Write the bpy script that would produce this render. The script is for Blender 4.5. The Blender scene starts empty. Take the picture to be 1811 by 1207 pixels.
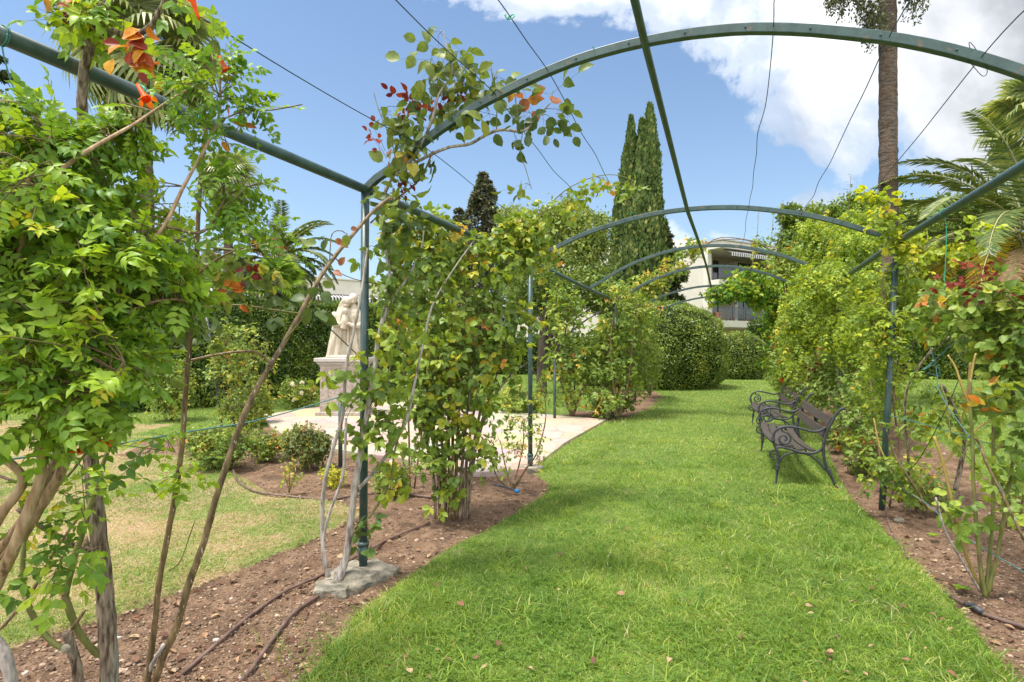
import bpy, math, random
import numpy as np
from mathutils import Vector, Matrix, noise as mnoise
random.seed(7); rng = np.random.default_rng(7)
sc = bpy.context.scene
COL = sc.collection
R = math.radians
# ------------------------------------------------------------ camera
cd = bpy.data.cameras.new('camera'); cam = bpy.data.objects.new('camera', cd); COL.objects.link(cam)
cam.location = (0, 0, 1.5); cam.rotation_euler = (R(90), 0, 0)
cd.sensor_width = 36; cd.lens = 36 * 1000 / 1811; cd.shift_y = 0.0025
cd.clip_start = 0.05; cd.clip_end = 2000
sc.camera = cam
# ------------------------------------------------------------ light and exposure
SUN_EL, SUN_AZ = 71, -112          # azimuth of the sun measured from +Y towards +X
sd = bpy.data.lights.new('sun', 'SUN'); so = bpy.data.objects.new('sun', sd); COL.objects.link(so)
sd.energy = 1.8; sd.angle = R(12); sd.color = (1.0, 0.955, 0.88)
_d = Vector((math.sin(R(SUN_AZ)) * math.cos(R(SUN_EL)), math.cos(R(SUN_AZ)) * math.cos(R(SUN_EL)), math.sin(R(SUN_EL))))
so.rotation_euler = _d.to_track_quat('Z', 'Y').to_euler(); so.location = _d * 40
sc.view_settings.view_transform = 'Standard'; sc.view_settings.look = 'None'
sc.view_settings.exposure = 1.76; sc.view_settings.gamma = 1.0
# ------------------------------------------------------------ node helpers
class NT:
    def __init__(s, tree): s.t = tree; s.n = tree.nodes; s.l = tree.links
    def add(s, typ, **kw):
        nd = s.n.new(typ)
        for k, v in kw.items():
            if k.startswith('i_'):
                key = k[2:]; key = int(key) if key.isdigit() else key.replace('_', ' ')
                inp = nd.inputs[key]
                if isinstance(v, tuple) and len(v) == 2 and hasattr(v[0], 'outputs'): s.l.new(v[0].outputs[v[1]], inp)
                elif hasattr(v, 'outputs'): s.l.new(v.outputs[0], inp)
                else: inp.default_value = v
            else: setattr(nd, k, v)
        return nd
    def math(s, op, a, b=0.0, c=None, clamp=False):
        nd = s.n.new('ShaderNodeMath'); nd.operation = op; nd.use_clamp = clamp
        for i, v in enumerate((a, b, c)):
            if v is None: continue
            if isinstance(v, tuple): s.l.new(v[0].outputs[v[1]], nd.inputs[i])
            elif hasattr(v, 'outputs'): s.l.new(v.outputs[0], nd.inputs[i])
            else: nd.inputs[i].default_value = v
        return nd
    def mix(s, f, a, b, blend='MIX'):
        nd = s.n.new('ShaderNodeMix'); nd.data_type = 'RGBA'; nd.blend_type = blend
        for i, v in ((0, f), (6, a), (7, b)):
            if isinstance(v, tuple) and hasattr(v[0], 'outputs'): s.l.new(v[0].outputs[v[1]], nd.inputs[i])
            elif hasattr(v, 'outputs'): s.l.new(v.outputs[2] if v.bl_idname == 'ShaderNodeMix' else v.outputs[0], nd.inputs[i])
            elif isinstance(v, (tuple, list)): nd.inputs[i].default_value = (*v[:3], 1)
            else: nd.inputs[i].default_value = v
        return nd
    def ramp(s, f, stops, interp='LINEAR'):
        nd = s.n.new('ShaderNodeValToRGB'); cr = nd.color_ramp; cr.interpolation = interp
        while len(cr.elements) < len(stops): cr.elements.new(0.5)
        for e, (p, c) in zip(cr.elements, stops):
            e.position = p; e.color = (*c, 1) if isinstance(c, (tuple, list)) else (c, c, c, 1)
        if isinstance(f, tuple): s.l.new(f[0].outputs[f[1]], nd.inputs[0])
        else: s.l.new(f.outputs[0], nd.inputs[0])
        return nd
# ------------------------------------------------------------ world: Nishita sky with clouds
w = bpy.data.worlds.new('World'); sc.world = w; w.use_nodes = True
nt = NT(w.node_tree); nt.n.clear()
tc = nt.add('ShaderNodeTexCoord')
sky = nt.add('ShaderNodeTexSky', sky_type='NISHITA', sun_disc=False, sun_elevation=R(SUN_EL), sun_rotation=R(SUN_AZ))
sky.air_density = 1.0; sky.dust_density = 0.6; sky.ozone_density = 2.4
sp = nt.add('ShaderNodeSeparateXYZ', i_0=(tc, 'Generated'))
yy = nt.math('MAXIMUM', (sp, 1), 0.06)
u = nt.math('DIVIDE', (sp, 0), yy); v = nt.math('DIVIDE', (sp, 2), yy)
def ell(cu, cv, ru, rv):
    a = nt.math('MULTIPLY', nt.math('SUBTRACT', u, cu), 1 / ru); b = nt.math('MULTIPLY', nt.math('SUBTRACT', v, cv), 1 / rv)
    d = nt.math('SQRT', nt.math('ADD', nt.math('MULTIPLY', a, a), nt.math('MULTIPLY', b, b)))
    return nt.math('MULTIPLY', nt.math('SUBTRACT', 1.0, d), math.sqrt(ru * rv) * 4)
fld = ell(1.12, 0.62, 0.80, 0.40)
for e in ((0.16, 0.67, 0.33, 0.12), (0.56, 0.24, 0.12, 0.045), (0.36, 0.19, 0.09, 0.03), (0.62, 0.70, 0.3, 0.16), (-0.2, 0.05, 0.4, 0.03)):
    fld = nt.math('MAXIMUM', fld, ell(*e))
cv = nt.add('ShaderNodeCombineXYZ', i_0=u, i_1=v)
n1 = nt.add('ShaderNodeTexNoise', i_Vector=cv, i_Scale=4.2, i_Detail=9.0, i_Roughness=0.6, i_Distortion=0.25)
m0 = nt.math('ADD', fld, nt.math('MULTIPLY', nt.math('SUBTRACT', (n1, 0), 0.5), 1.9))
mask = nt.ramp(m0, [(0.0, 0.0), (0.14, 0.42), (0.48, 0.97)], 'EASE')
n2 = nt.add('ShaderNodeTexNoise', i_Vector=cv, i_Scale=2.3, i_Detail=6.0, i_Roughness=0.55)
thick = nt.math('ADD', (n2, 0), nt.math('MULTIPLY', nt.math('SUBTRACT', u, v), 0.42))
ccol = nt.ramp(thick, [(0.40, (2.9, 2.95, 3.0)), (0.53, (2.1, 2.15, 2.25)), (0.76, (1.0, 1.06, 1.16))], 'EASE')
skyc = nt.mix(1.0, sky, (0.41, 0.415, 0.40), 'MULTIPLY')
low = nt.ramp(v, [(0.0, 0.42), (0.30, 0.10), (0.6, 0.0)])
hz = nt.mix(low, skyc, (0.98, 1.24, 1.62))
cc = nt.mix(mask, hz, ccol)
# bright broken cloud added out of view, behind and above the camera, for fill
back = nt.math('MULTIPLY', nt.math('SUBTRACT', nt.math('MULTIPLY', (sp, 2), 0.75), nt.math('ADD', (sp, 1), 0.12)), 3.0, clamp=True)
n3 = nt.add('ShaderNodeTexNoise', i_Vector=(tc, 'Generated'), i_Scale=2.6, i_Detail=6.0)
fill_cloud = nt.math('MULTIPLY', back, nt.ramp(n3, [(0.30, 0.35), (0.55, 1.0)]))
cc = nt.mix(fill_cloud, cc, (4.8, 4.85, 4.9))
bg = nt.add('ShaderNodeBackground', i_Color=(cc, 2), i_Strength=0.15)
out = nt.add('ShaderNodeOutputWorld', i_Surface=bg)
# ------------------------------------------------------------ photo geometry helpers (camera at 0,0,1.5 looking along +Y)
def P(px, py, Y): return np.array([(px - 905.5) / 1000 * Y, Y, 1.5 - (py - 608) / 1000 * Y])
def G(px, py, z=0.0):
    Y = (1.5 - z) * 1000 / (py - 608); return np.array([(px - 905.5) / 1000 * Y, Y, z])
def PX(path, Y=None):
    return [P(*p) if len(p) == 3 else P(p[0], p[1], Y) for p in path]
def nrm(a): return a / np.maximum(np.linalg.norm(a, axis=-1, keepdims=True), 1e-9)
def wn(p, s=1.0): return mnoise.noise(Vector((p[0] * s, p[1] * s, p[2] * s if len(p) > 2 else 0)))
# ------------------------------------------------------------ materials
def newmat(name):
    m = bpy.data.materials.new(name); m.use_nodes = True
    t = NT(m.node_tree); t.n.clear(); return m, t
def pmat(name, base, rough=0.6, c2=None, scale=8.0, detail=6.0, stretch=(1, 1, 1), lo=0.35, hi=0.65, bump=0.0, bscale=None, bdist=0.01, metal=0.0, spec=0.4, c3=None, s3=2.0, l3=0.55, h3=0.7):
    m, t = newmat(name)
    tc = t.add('ShaderNodeTexCoord'); mp = t.add('ShaderNodeMapping', i_Vector=(tc, 'Object'), i_Scale=stretch)
    col = base
    if c2:
        nz = t.add('ShaderNodeTexNoise', i_Vector=mp, i_Scale=scale, i_Detail=detail, i_Roughness=0.6)
        col = t.ramp(nz, [(lo, base), (hi, c2)])
    if c3:
        nz3 = t.add('ShaderNodeTexNoise', i_Vector=mp, i_Scale=s3, i_Detail=5.0, i_Roughness=0.6)
        f = t.ramp(nz3, [(l3, 0.0), (h3, 1.0)]); col = t.mix(f, col, c3)
    b = t.add('ShaderNodeBsdfPrincipled', i_Roughness=rough, i_Metallic=metal)
    b.inputs['Specular IOR Level'].default_value = spec
    if hasattr(col, 'outputs'): t.l.new(col.outputs[2 if col.bl_idname == 'ShaderNodeMix' else 0], b.inputs['Base Color'])
    else: b.inputs['Base Color'].default_value = (*col, 1)
    if bump:
        nb = t.add('ShaderNodeTexNoise', i_Vector=mp, i_Scale=bscale or scale * 3, i_Detail=8.0, i_Roughness=0.65)
        bp = t.add('ShaderNodeBump', i_Strength=bump, i_Distance=bdist, i_Height=nb)
        t.l.new(bp.outputs[0], b.inputs['Normal'])
    t.add('ShaderNodeOutputMaterial', i_Surface=b); return m
def leafmat(name, stops, rough=0.45, trans=0.38, spec=0.35, vein=0.12, k=1.0):
    m, t = newmat(name)
    at = t.add('ShaderNodeAttribute', attribute_name='rnd')
    if name.endswith(('leaf', 'foliage', 'needles', 'leaflet')): stops = [(p, (min(.8, c[0] * 1.42 + .006), min(.8, c[1] * 1.26), c[2] * 1.15)) for p, c in stops]
    cr = t.ramp((at, 2), stops)
    tc = t.add('ShaderNodeTexCoord')
    nz = t.add('ShaderNodeTexNoise', i_Vector=(tc, 'Object'), i_Scale=35.0, i_Detail=3.0)
    f = t.ramp(nz, [(0.3, 1 - vein * 2.2), (0.7, 1 + vein)])
    col = t.mix(1.0, cr, f, 'MULTIPLY')
    b = t.add('ShaderNodeBsdfPrincipled', i_Base_Color=(col, 2), i_Roughness=rough)
    b.inputs['Specular IOR Level'].default_value = spec
    tcol = t.mix(1.0, col, (1.35, 1.25, 0.6), 'MULTIPLY')
    tr = t.add('ShaderNodeBsdfTranslucent', i_Color=(tcol, 2))
    mx = t.add('ShaderNodeMixShader', i_0=trans, i_1=b, i_2=tr)
    t.add('ShaderNodeOutputMaterial', i_Surface=mx); return m
# ------------------------------------------------------------ mesh builder
class MB:
    def __init__(s): s.v = []; s.loops = []; s.sizes = []; s.r = []; s.sm = []; s.n = 0
    def add(s, v, faces, rnd=None, smooth=True):
        """faces: (F,k) int array or list of such arrays; rnd scalar or (F,)"""
        v = np.asarray(v, float).reshape(-1, 3)
        if not isinstance(faces, list): faces = [faces]
        k0 = 0
        for f in faces:
            f = np.asarray(f, int); 
            if f.size == 0: continue
            s.loops.append((f + s.n).ravel()); s.sizes.append(np.full(len(f), f.shape[1]))
            if rnd is None: rr = np.zeros(len(f))
            elif np.ndim(rnd) == 0: rr = np.full(len(f), rnd)
            else: rr = np.asarray(rnd)[k0:k0 + len(f)]
            k0 += len(f); s.r.append(rr); s.sm.append(np.full(len(f), smooth))
        s.v.append(v); s.n += len(v)
    def build(s, name, mats, parent=None, midx=None):
        me = bpy.data.meshes.new(name)
        if s.n:
            v = np.concatenate(s.v); lp = np.concatenate(s.loops); sz = np.concatenate(s.sizes)
            me.vertices.add(len(v)); me.vertices.foreach_set('co', v.astype(np.float32).ravel())
            me.loops.add(len(lp)); me.loops.foreach_set('vertex_index', lp.astype(np.int32))
            me.polygons.add(len(sz)); st = np.concatenate([[0], np.cumsum(sz)[:-1]])
            me.polygons.foreach_set('loop_start', st.astype(np.int32))
            me.polygons.foreach_set('use_smooth', np.concatenate(s.sm))
            at = me.attributes.new('rnd', 'FLOAT', 'FACE'); at.data.foreach_set('value', np.concatenate(s.r).astype(np.float32))
            me.update(calc_edges=True)
        if not isinstance(mats, (list, tuple)): mats = [mats]
        for m in mats: me.materials.append(m)
        if midx is not None: me.polygons.foreach_set('material_index', np.asarray(midx, np.int32))
        o = bpy.data.objects.new(name, me); COL.objects.link(o)
        if parent is not None: o.parent = parent; o.matrix_parent_inverse = Matrix.Translation(parent.location).inverted() if parent.type == 'EMPTY' and not any(parent.rotation_euler) else Matrix()
        return o
def catmull(pts, rad, sub):
    pts = np.asarray(pts, float); rad = np.asarray(rad, float)
    if len(pts) < 3 or sub < 2: 
        return pts, rad
    p = np.vstack([2 * pts[0] - pts[1], pts, 2 * pts[-1] - pts[-2]]); out = []; ro = []
    for i in range(len(pts) - 1):
        t = (np.arange(sub) / sub)[:, None]; a, b, c, d = p[i:i + 4]
        out.append(0.5 * (2 * b + (c - a) * t + (2 * a - 5 * b + 4 * c - d) * t ** 2 + (3 * b - a - 3 * c + d) * t ** 3))
        ro.append(rad[i] + (rad[i + 1] - rad[i]) * t[:, 0])
    return np.vstack(out + [pts[-1:]]), np.concatenate(ro + [rad[-1:]])
def tube(mb, pts, rad, k=8, sub=4, rnd=0.0, rough=0.0, square=False, closed=False):
    pts = np.asarray(pts, float)
    if np.ndim(rad) == 0: rad = np.full(len(pts), float(rad))
    elif len(rad) != len(pts): rad = np.interp(np.linspace(0, 1, len(pts)), np.linspace(0, 1, len(rad)), rad)
    pts, rad = catmull(pts, rad, sub)
    n = len(pts); T = nrm(np.gradient(pts, axis=0))
    up = np.array([0, 0, 1.0]) if abs(T[0][2]) < 0.9 else np.array([0, 1.0, 0])
    N = nrm(np.cross(T[0], up)); Ns = []
    for i in range(n):
        N = N - T[i] * np.dot(N, T[i]); N = N / max(np.linalg.norm(N), 1e-9); Ns.append(N)
    Ns = np.array(Ns); B = np.cross(T, Ns)
    ang = np.arange(k) * 2 * np.pi / k + (np.pi / 4 if square else 0)
    rr = rad[:, None] * (1 + (rng.normal(0, rough, (n, k)) if rough else 0))
    V = pts[:, None] + rr[..., None] * (np.cos(ang)[None, :, None] * Ns[:, None] + np.sin(ang)[None, :, None] * B[:, None])
    i = np.arange(n - 1)[:, None] * k; j = np.arange(k)[None]; j2 = (j + 1) % k
    F = np.stack([i + j, i + j2, i + k + j2, i + k + j], -1).reshape(-1, 4)
    caps = [np.arange(k)[::-1][None], (np.arange(k) + (n - 1) * k)[None]]
    mb.add(V.reshape(-1, 3), [F] + caps, rnd, smooth=not square)
    return pts
def box(mb, c, h, rot=0.0, rnd=0.0, smooth=False):
    x, y, z = h; v = np.array([[i, j, k] for i in (-x, x) for j in (-y, y) for k in (-z, z)], float)
    ca, sa = math.cos(rot), math.sin(rot); v = v @ np.array([[ca, sa, 0], [-sa, ca, 0], [0, 0, 1]]) + np.asarray(c)
    mb.add(v, np.array([[0, 1, 3, 2], [4, 6, 7, 5], [0, 4, 5, 1], [2, 3, 7, 6], [0, 2, 6, 4], [1, 5, 7, 3]]), rnd, smooth)
def bevel(o, wd=0.004, seg=2):
    m = o.modifiers.new('b', 'BEVEL'); m.width = wd; m.segments = seg; m.limit_method = 'ANGLE'; return o
# ------------------------------------------------------------ things
def tag(o, label=None, cat=None, group=None, kind=None):
    if label: o['label'] = label
    if cat: o['category'] = cat
    if group: o['group'] = group
    if kind: o['kind'] = kind
    return o
def thing(name, label, cat, loc, group=None):
    o = bpy.data.objects.new(name, None); COL.objects.link(o); o.location = tuple(float(x) for x in loc); o.empty_display_size = 0.2
    return tag(o, label, cat, group)
# ------------------------------------------------------------ leaf templates: x width, y length, z normal
def _rows(rows, tip=(0, 1, -0.05), fold=0.16):
    v = [(0, 0, 0)]; F3 = []; F4 = []
    for y, wd, zc in rows: v += [(-wd, y, zc + wd * fold * 2), (0, y, zc), (wd, y, zc + wd * fold * 2)]
    v.append(tip); n = len(rows)
    F3 += [(0, 2, 1), (0, 3, 2)]
    for i in range(n - 1):
        a = 1 + 3 * i; b = a + 3; F4 += [(a, a + 1, b + 1, b), (a + 1, a + 2, b + 2, b + 1)]
    a = 1 + 3 * (n - 1); F3 += [(a, a + 1, 3 * n + 1), (a + 1, a + 2, 3 * n + 1)]
    return np.array(v, float), [np.array(F3), np.array(F4)] if F4 else [np.array(F3)]
LEAF = {
 'oval': _rows([(0.18, 0.2, 0.02), (0.42, 0.3, 0.03), (0.7, 0.22, 0.0)]),
 'round': _rows([(0.14, 0.26, 0.02), (0.4, 0.37, 0.03), (0.7, 0.28, 0.0)], (0, 0.98, -0.06)),
 'serr': _rows([(0.08, 0.16, 0.0), (0.2, 0.27, 0.02), (0.24, 0.235, 0.02), (0.38, 0.31, 0.03), (0.42, 0.265, 0.03), (0.55, 0.27, 0.02), (0.59, 0.215, 0.02), (0.72, 0.19, 0.0), (0.76, 0.13, -0.01), (0.88, 0.085, -0.03)], (0, 1.05, -0.07)),
 'dia': (np.array([(0, 0, 0), (-0.3, 0.45, 0.07), (0, 1, -0.03), (0.3, 0.45, 0.07)], float), [np.array([(0, 3, 2), (0, 2, 1)])]),
 'narrow': (np.array([(0, 0, 0), (-0.1, 0.4, 0.03), (0, 1, -0.1), (0.1, 0.4, 0.03)], float), [np.array([(0, 3, 2), (0, 2, 1)])]),
}
def leaves(mb, pos, d, up, size, rnd, kind='oval', smooth=True):
    """place N leaf templates; d axis, up approximate normal"""
    N = len(pos)
    if N == 0: return
    tv, tf = LEAF[kind]; d = nrm(np.asarray(d, float)); up = np.asarray(up, float)
    n_ = nrm(up - d * (up * d).sum(1, keepdims=True)); s_ = np.cross(d, n_)
    size = np.broadcast_to(np.asarray(size, float), (N,))
    wx = rng.uniform(.72, 1.15, (N, 1, 1)); cu = rng.normal(-.06, .16, (N, 1, 1)); tx = rng.normal(0, .16, (N, 1, 1))
    X_ = tv[None, :, 0:1] * wx + tx * tv[None, :, 1:2] ** 2 * .5; Z_ = tv[None, :, 2:3] + cu * tv[None, :, 1:2] ** 2 + tx * tv[None, :, 0:1] * tv[None, :, 1:2] * 2
    V = pos[:, None] + size[:, None, None] * (X_ * s_[:, None] + tv[None, :, 1:2] * d[:, None] + Z_ * n_[:, None])
    K = len(tv); off = (np.arange(N) * K)
    fs = [(f[None] + off[:, None, None]).reshape(-1, f.shape[1]) for f in tf]
    rr = np.concatenate([np.repeat(rnd, len(f)) for f in tf])
    mb.add(V.reshape(-1, 3), fs, rr, smooth)
def compound(pos, d, up, size, rnd, pairs=3, spread=1.0, ratio=0.42, jit=0.12, droop=0.25):
    """pinnate leaves: returns leaflet arrays plus rachis ends"""
    d = nrm(d); n_ = nrm(up - d * (up * d).sum(1, keepdims=True)); s_ = np.cross(d, n_)
    P_, D_, U_, S_, R_ = [], [], [], [], []
    N = len(pos); tot = pairs * 2 + 1
    for i in range(pairs):
        f = 0.22 + 0.62 * i / max(pairs - 1, 1) if pairs > 1 else 0.5
        base = pos + size[:, None] * f * d - n_ * (size * droop * f * f)[:, None]
        for sgn in (-1, 1):
            ld = d * 0.55 + s_ * sgn * spread - n_ * (0.15 + droop * 0.5)
            P_.append(base); D_.append(ld + rng.normal(0, jit, (N, 3))); U_.append(n_ + rng.normal(0, jit * 2, (N, 3)))
            S_.append(size * ratio * (0.82 + 0.25 * math.sin(math.pi * f)) * rng.uniform(0.85, 1.12, N)); R_.append(np.clip(rnd + rng.normal(0, 0.05, N), 0, 1))
    base = pos + size[:, None] * 0.86 * d - n_ * (size * droop * 0.74)[:, None]
    P_.append(base); D_.append(d - n_ * droop + rng.normal(0, jit, (N, 3))); U_.append(n_); S_.append(size * ratio * 1.1); R_.append(rnd)
    return np.concatenate(P_), np.concatenate(D_), np.concatenate(U_), np.concatenate(S_), np.concatenate(R_), base
def segs(mb, A, B, r, rnd=0.0):
    """N thin 3-sided straight twigs"""
    N = len(A)
    if N == 0: return
    d = nrm(B - A); up = np.where(np.abs(d[:, 2:3]) < 0.9, np.array([[0, 0, 1.0]]), np.array([[1.0, 0, 0]]))
    n1 = nrm(np.cross(d, up)); n2 = np.cross(d, n1); r = np.broadcast_to(np.asarray(r, float), (N,))[:, None]
    V = []
    for Q, k in ((A, 1.0), (B, 0.7)):
        for a in (0, 2.094, 4.189): V.append(Q + r * k * (math.cos(a) * n1 + math.sin(a) * n2))
    V = np.stack(V, 1); off = np.arange(N)[:, None, None] * 6
    F = (np.array([[0, 1, 4, 3], [1, 2, 5, 4], [2, 0, 3, 5]])[None] + off).reshape(-1, 4)
    mb.add(V.reshape(-1, 3), F, rnd)
def inblob(b, n, shell=0.5):
    """b=(px,py,Y,rx,ry[,rd metres]) in photo units or ('w',x,y,z,rx,ry,rz)"""
    if b[0] == 'w': c = np.array(b[1:4]); r = np.array(b[4:7])
    else:
        c = P(*b[:3]); k = b[2] / 1000; rd = b[5] if len(b) > 5 else (b[3] + b[4]) / 2 * k
        r = np.array([b[3] * k, rd, b[4] * k])
    q = nrm(rng.normal(0, 1, (n, 3))); rad = rng.uniform(0, 1, n) ** (1 / 3.0)
    rad = rad * (1 - shell) + shell * rng.uniform(0.75, 1.0, n)
    return c + q * rad[:, None] * r, q, c, r
def blobvol(b):
    if b[0] == 'w': return b[4] * b[6]
    return b[3] * b[4] * (b[2] / 1000) ** 2
def rtone(n, lo=0.0, hi=0.7, autumn=0.06):
    r = rng.uniform(lo, hi, n); m = rng.uniform(0, 1, n) < autumn; r[m] = rng.uniform(0.8, 1.0, m.sum()); return r
def sprigs(mbL, mbT, skel, blobs, n, per=4, size=0.14, pairs=2, kind='oval', ratio=0.45, tone=(0, 0.7, 0.06), tw=0.003, L=0.35, up=0.5, droop=0.25, shell=0.3, spread=1.0, simple=False, curl=0.0, far=None):
    """leafy shoots that end inside the blobs and start on the nearest stem point (or nearby)"""
    skel = np.asarray(skel); vol = np.array([blobvol(b) for b in blobs]); cnt = np.maximum(1, (n * vol / vol.sum()).astype(int))
    for b, c in zip(blobs, cnt):
        E, q, cen, rr = inblob(b, c, shell)
        if len(skel) > 0:
            D = np.linalg.norm(E[:, None] - skel[None], axis=2) * rng.uniform(0.6, 1.4, (c, len(skel)))
            S = skel[D.argmin(1)]
            dist = np.linalg.norm(E - S, axis=1, keepdims=True); mx = L * rng.uniform(0.7, 1.6, (c, 1))
            k = np.minimum(1.0, mx / np.maximum(dist, 1e-6)); S = E + (S - E) * k
        else: S = E - nrm(q + [0, 0, up]) * L
        M = (S + E) / 2 + rng.normal(0, 0.06, (c, 3)) * np.linalg.norm(E - S, axis=1, keepdims=True) + [0, 0, 0.05 * L]
        if mbT is not None: segs(mbT, S, M, tw, 0.2); segs(mbT, M, E, tw * 0.7, 0.5)
        ax = nrm(E - M + 1e-6)
        rt = rtone(c, *tone)
        for j in range(per):
            f = 0.25 + 0.75 * (j + rng.uniform(0, 0.8, c)) / per; f = np.clip(f, 0, 1)[:, None]
            pos = np.where(f < 0.5, S + (M - S) * f * 2, M + (E - M) * (f * 2 - 1))
            side = nrm(np.cross(ax, rng.normal(0, 1, (c, 3))))
            d = nrm(side * (1.0 if j < per - 1 else 0.3) + ax * 0.55 + [0, 0, -droop * 0.7])
            upv = nrm(np.array([0, 0, 1.0]) * up + q * 0.5 + rng.normal(0, 0.35, (c, 3)))
            sz = size * rng.uniform(0.7, 1.25, c); r_ = np.clip(rt + rng.normal(0, 0.06, c), 0, 1)
            if simple: leaves(mbL, pos, d, upv, sz, r_, kind)
            else:
                a = compound(pos, d, upv, sz, r_, pairs, spread, ratio, droop=droop)
                leaves(mbL, a[0], a[1], a[2], a[3], a[4], kind)
                if mbT is not None and far is None: segs(mbT, pos, a[5], tw * 0.35, 0.8)
def thorns(mb, pts, n, sz=0.008, r=0.01):
    pts = np.asarray(pts); i = rng.integers(1, len(pts) - 1, n); d = nrm(pts[i + 1] - pts[i - 1] if len(pts) > 2 else pts)
    s = nrm(np.cross(d, rng.normal(0, 1, (n, 3)))); A = pts[i] + s * r * 0.7
    leaves(mb, A, s - d * 0.35, d, sz, np.full(n, 0.9), 'narrow')
# ============================================================ MATERIALS
M = {}
M['lawn'] = pmat('lawn_soil', (0.085, 0.135, 0.03), 0.95, (0.13, 0.19, 0.04), 6.0, c3=(0.16, 0.14, 0.07), s3=3.0, l3=0.58, h3=0.75, bump=0.6, bscale=60, bdist=0.02, spec=0.1)
M['worn'] = pmat('worn_lawn_soil', (0.30, 0.20, 0.12), 0.95, (0.34, 0.25, 0.15), 5.0, c3=(0.15, 0.19, 0.055), s3=1.6, l3=0.46, h3=0.6, bump=0.7, bscale=70, bdist=0.02, spec=0.1)
M['soil'] = pmat('bed_soil', (0.11, 0.066, 0.040), 0.95, (0.30, 0.195, 0.125), 14.0, lo=0.3, hi=0.72, c3=(0.085, 0.055, 0.038), s3=3.5, l3=0.52, h3=0.7, bump=1.0, bscale=45, bdist=0.03, spec=0.1)
M['green_metal'] = pmat('green_painted_steel', (0.025, 0.052, 0.050), 0.42, (0.045, 0.086, 0.082), 14, c3=(0.12, 0.085, 0.06), s3=16, l3=0.60, h3=0.68, bump=0.25, bscale=60, bdist=0.002, spec=0.5)
M['wire'] = pmat('wire', (0.02, 0.035, 0.03), 0.5)
M['tie'] = pmat('green_plastic', (0.01, 0.30, 0.19), 0.45)
M['string'] = pmat('blue_green_string', (0.06, 0.17, 0.17), 0.7)
M['conc'] = pmat('old_concrete', (0.14, 0.125, 0.095), 0.95, (0.34, 0.30, 0.235), 9, c3=(0.12, 0.115, 0.09), s3=5, l3=0.52, h3=0.66, bump=1.0, bscale=35, bdist=0.012, spec=0.15)
M['hose'] = pmat('brown_hose', (0.085, 0.048, 0.038), 0.55, (0.18, 0.115, 0.09), 12)
M['black'] = pmat('black_plastic', (0.02, 0.022, 0.025), 0.45, (0.07, 0.07, 0.075), 20)
M['blue'] = pmat('blue_plastic', (0.02, 0.19, 0.42), 0.4)
M['bark_rose'] = pmat('old_rose_bark', (0.06, 0.038, 0.026), 0.9, (0.33, 0.26, 0.19), 75, stretch=(1, 1, 0.16), lo=.38, hi=.62, c3=(0.30, 0.29, 0.23), s3=16, l3=0.55, h3=0.68, bump=1.0, bscale=110, bdist=0.012, spec=0.15)
M['bark_grey'] = pmat('pale_grey_bark', (0.20, 0.165, 0.145), 0.85, (0.43, 0.385, 0.35), 60, stretch=(1, 1, 0.22), lo=.36, hi=.6, c3=(0.12, 0.085, 0.065), s3=22, l3=0.58, h3=0.68, bump=1.0, bscale=90, bdist=0.006, spec=0.2)
M['cane_brown'] = pmat('brown_cane', (0.075, 0.048, 0.022), 0.6, (0.21, 0.14, 0.065), 45, stretch=(1, 1, 0.2), lo=.38, hi=.62, c3=(0.55, 0.52, 0.42), s3=95, l3=0.635, h3=0.66, bump=0.3, bscale=50, bdist=0.003)
M['cane_green'] = pmat('green_cane', (0.095, 0.11, 0.025), 0.6, (0.19, 0.19, 0.05), 40, stretch=(1, 1, 0.25), c3=(0.15, 0.10, 0.055), s3=26, l3=0.54, h3=0.64, bump=.5, bscale=80, bdist=.003)
M['cane_yellow'] = pmat('yellow_cane', (0.34, 0.25, 0.055), 0.6, (0.25, 0.17, 0.05), 40, stretch=(1, 1, 0.3), c3=(0.2, 0.13, 0.06), s3=18, l3=0.62, h3=0.7)
M['vine_stem'] = pmat('tan_vine_stem', (0.20, 0.115, 0.055), 0.7, (0.40, 0.28, 0.17), 60, stretch=(1, 1, 0.2), c3=(.12, .07, .035), s3=30, l3=.58, h3=.66, bump=0.8, bscale=40, bdist=0.003)
M['twig'] = pmat('twig', (0.16, 0.12, 0.045), 0.7, (0.10, 0.06, 0.03), 6)
M['bark_dark'] = pmat('dark_tree_bark', (0.045, 0.033, 0.025), 0.95, (0.12, 0.095, 0.075), 8, stretch=(1, 1, 0.3), bump=0.8, bscale=14, bdist=0.03, spec=0.1)
def palmbark():
    m, t = newmat('ringed_palm_bark'); tc = t.add('ShaderNodeTexCoord')
    mp = t.add('ShaderNodeMapping', i_Vector=(tc, 'Object'), i_Scale=(2.2, 2.2, 9.0))
    nz = t.add('ShaderNodeTexNoise', i_Vector=mp, i_Scale=2.6, i_Detail=9.0, i_Roughness=0.72)
    mp2 = t.add('ShaderNodeMapping', i_Vector=(tc, 'Object'), i_Scale=(7.0, 7.0, 0.9))
    nz2 = t.add('ShaderNodeTexNoise', i_Vector=mp2, i_Scale=2.0, i_Detail=6.0, i_Roughness=0.7)
    c = t.ramp(nz, [(0.33, (0.035, 0.027, 0.024)), (0.5, (0.11, 0.088, 0.075)), (0.66, (0.21, 0.175, 0.15))])
    c2 = t.mix(t.ramp(nz2, [(0.45, 0.0), (0.62, 0.5)]), c, (0.20, 0.11, 0.06))
    b = t.add('ShaderNodeBsdfPrincipled', i_Base_Color=(c2, 2), i_Roughness=0.95)
    b.inputs['Specular IOR Level'].default_value = 0.1
    bp = t.add('ShaderNodeBump', i_Strength=1.0, i_Distance=0.05, i_Height=nz); t.l.new(bp.outputs[0], b.inputs['Normal'])
    t.add('ShaderNodeOutputMaterial', i_Surface=b); return m
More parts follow.
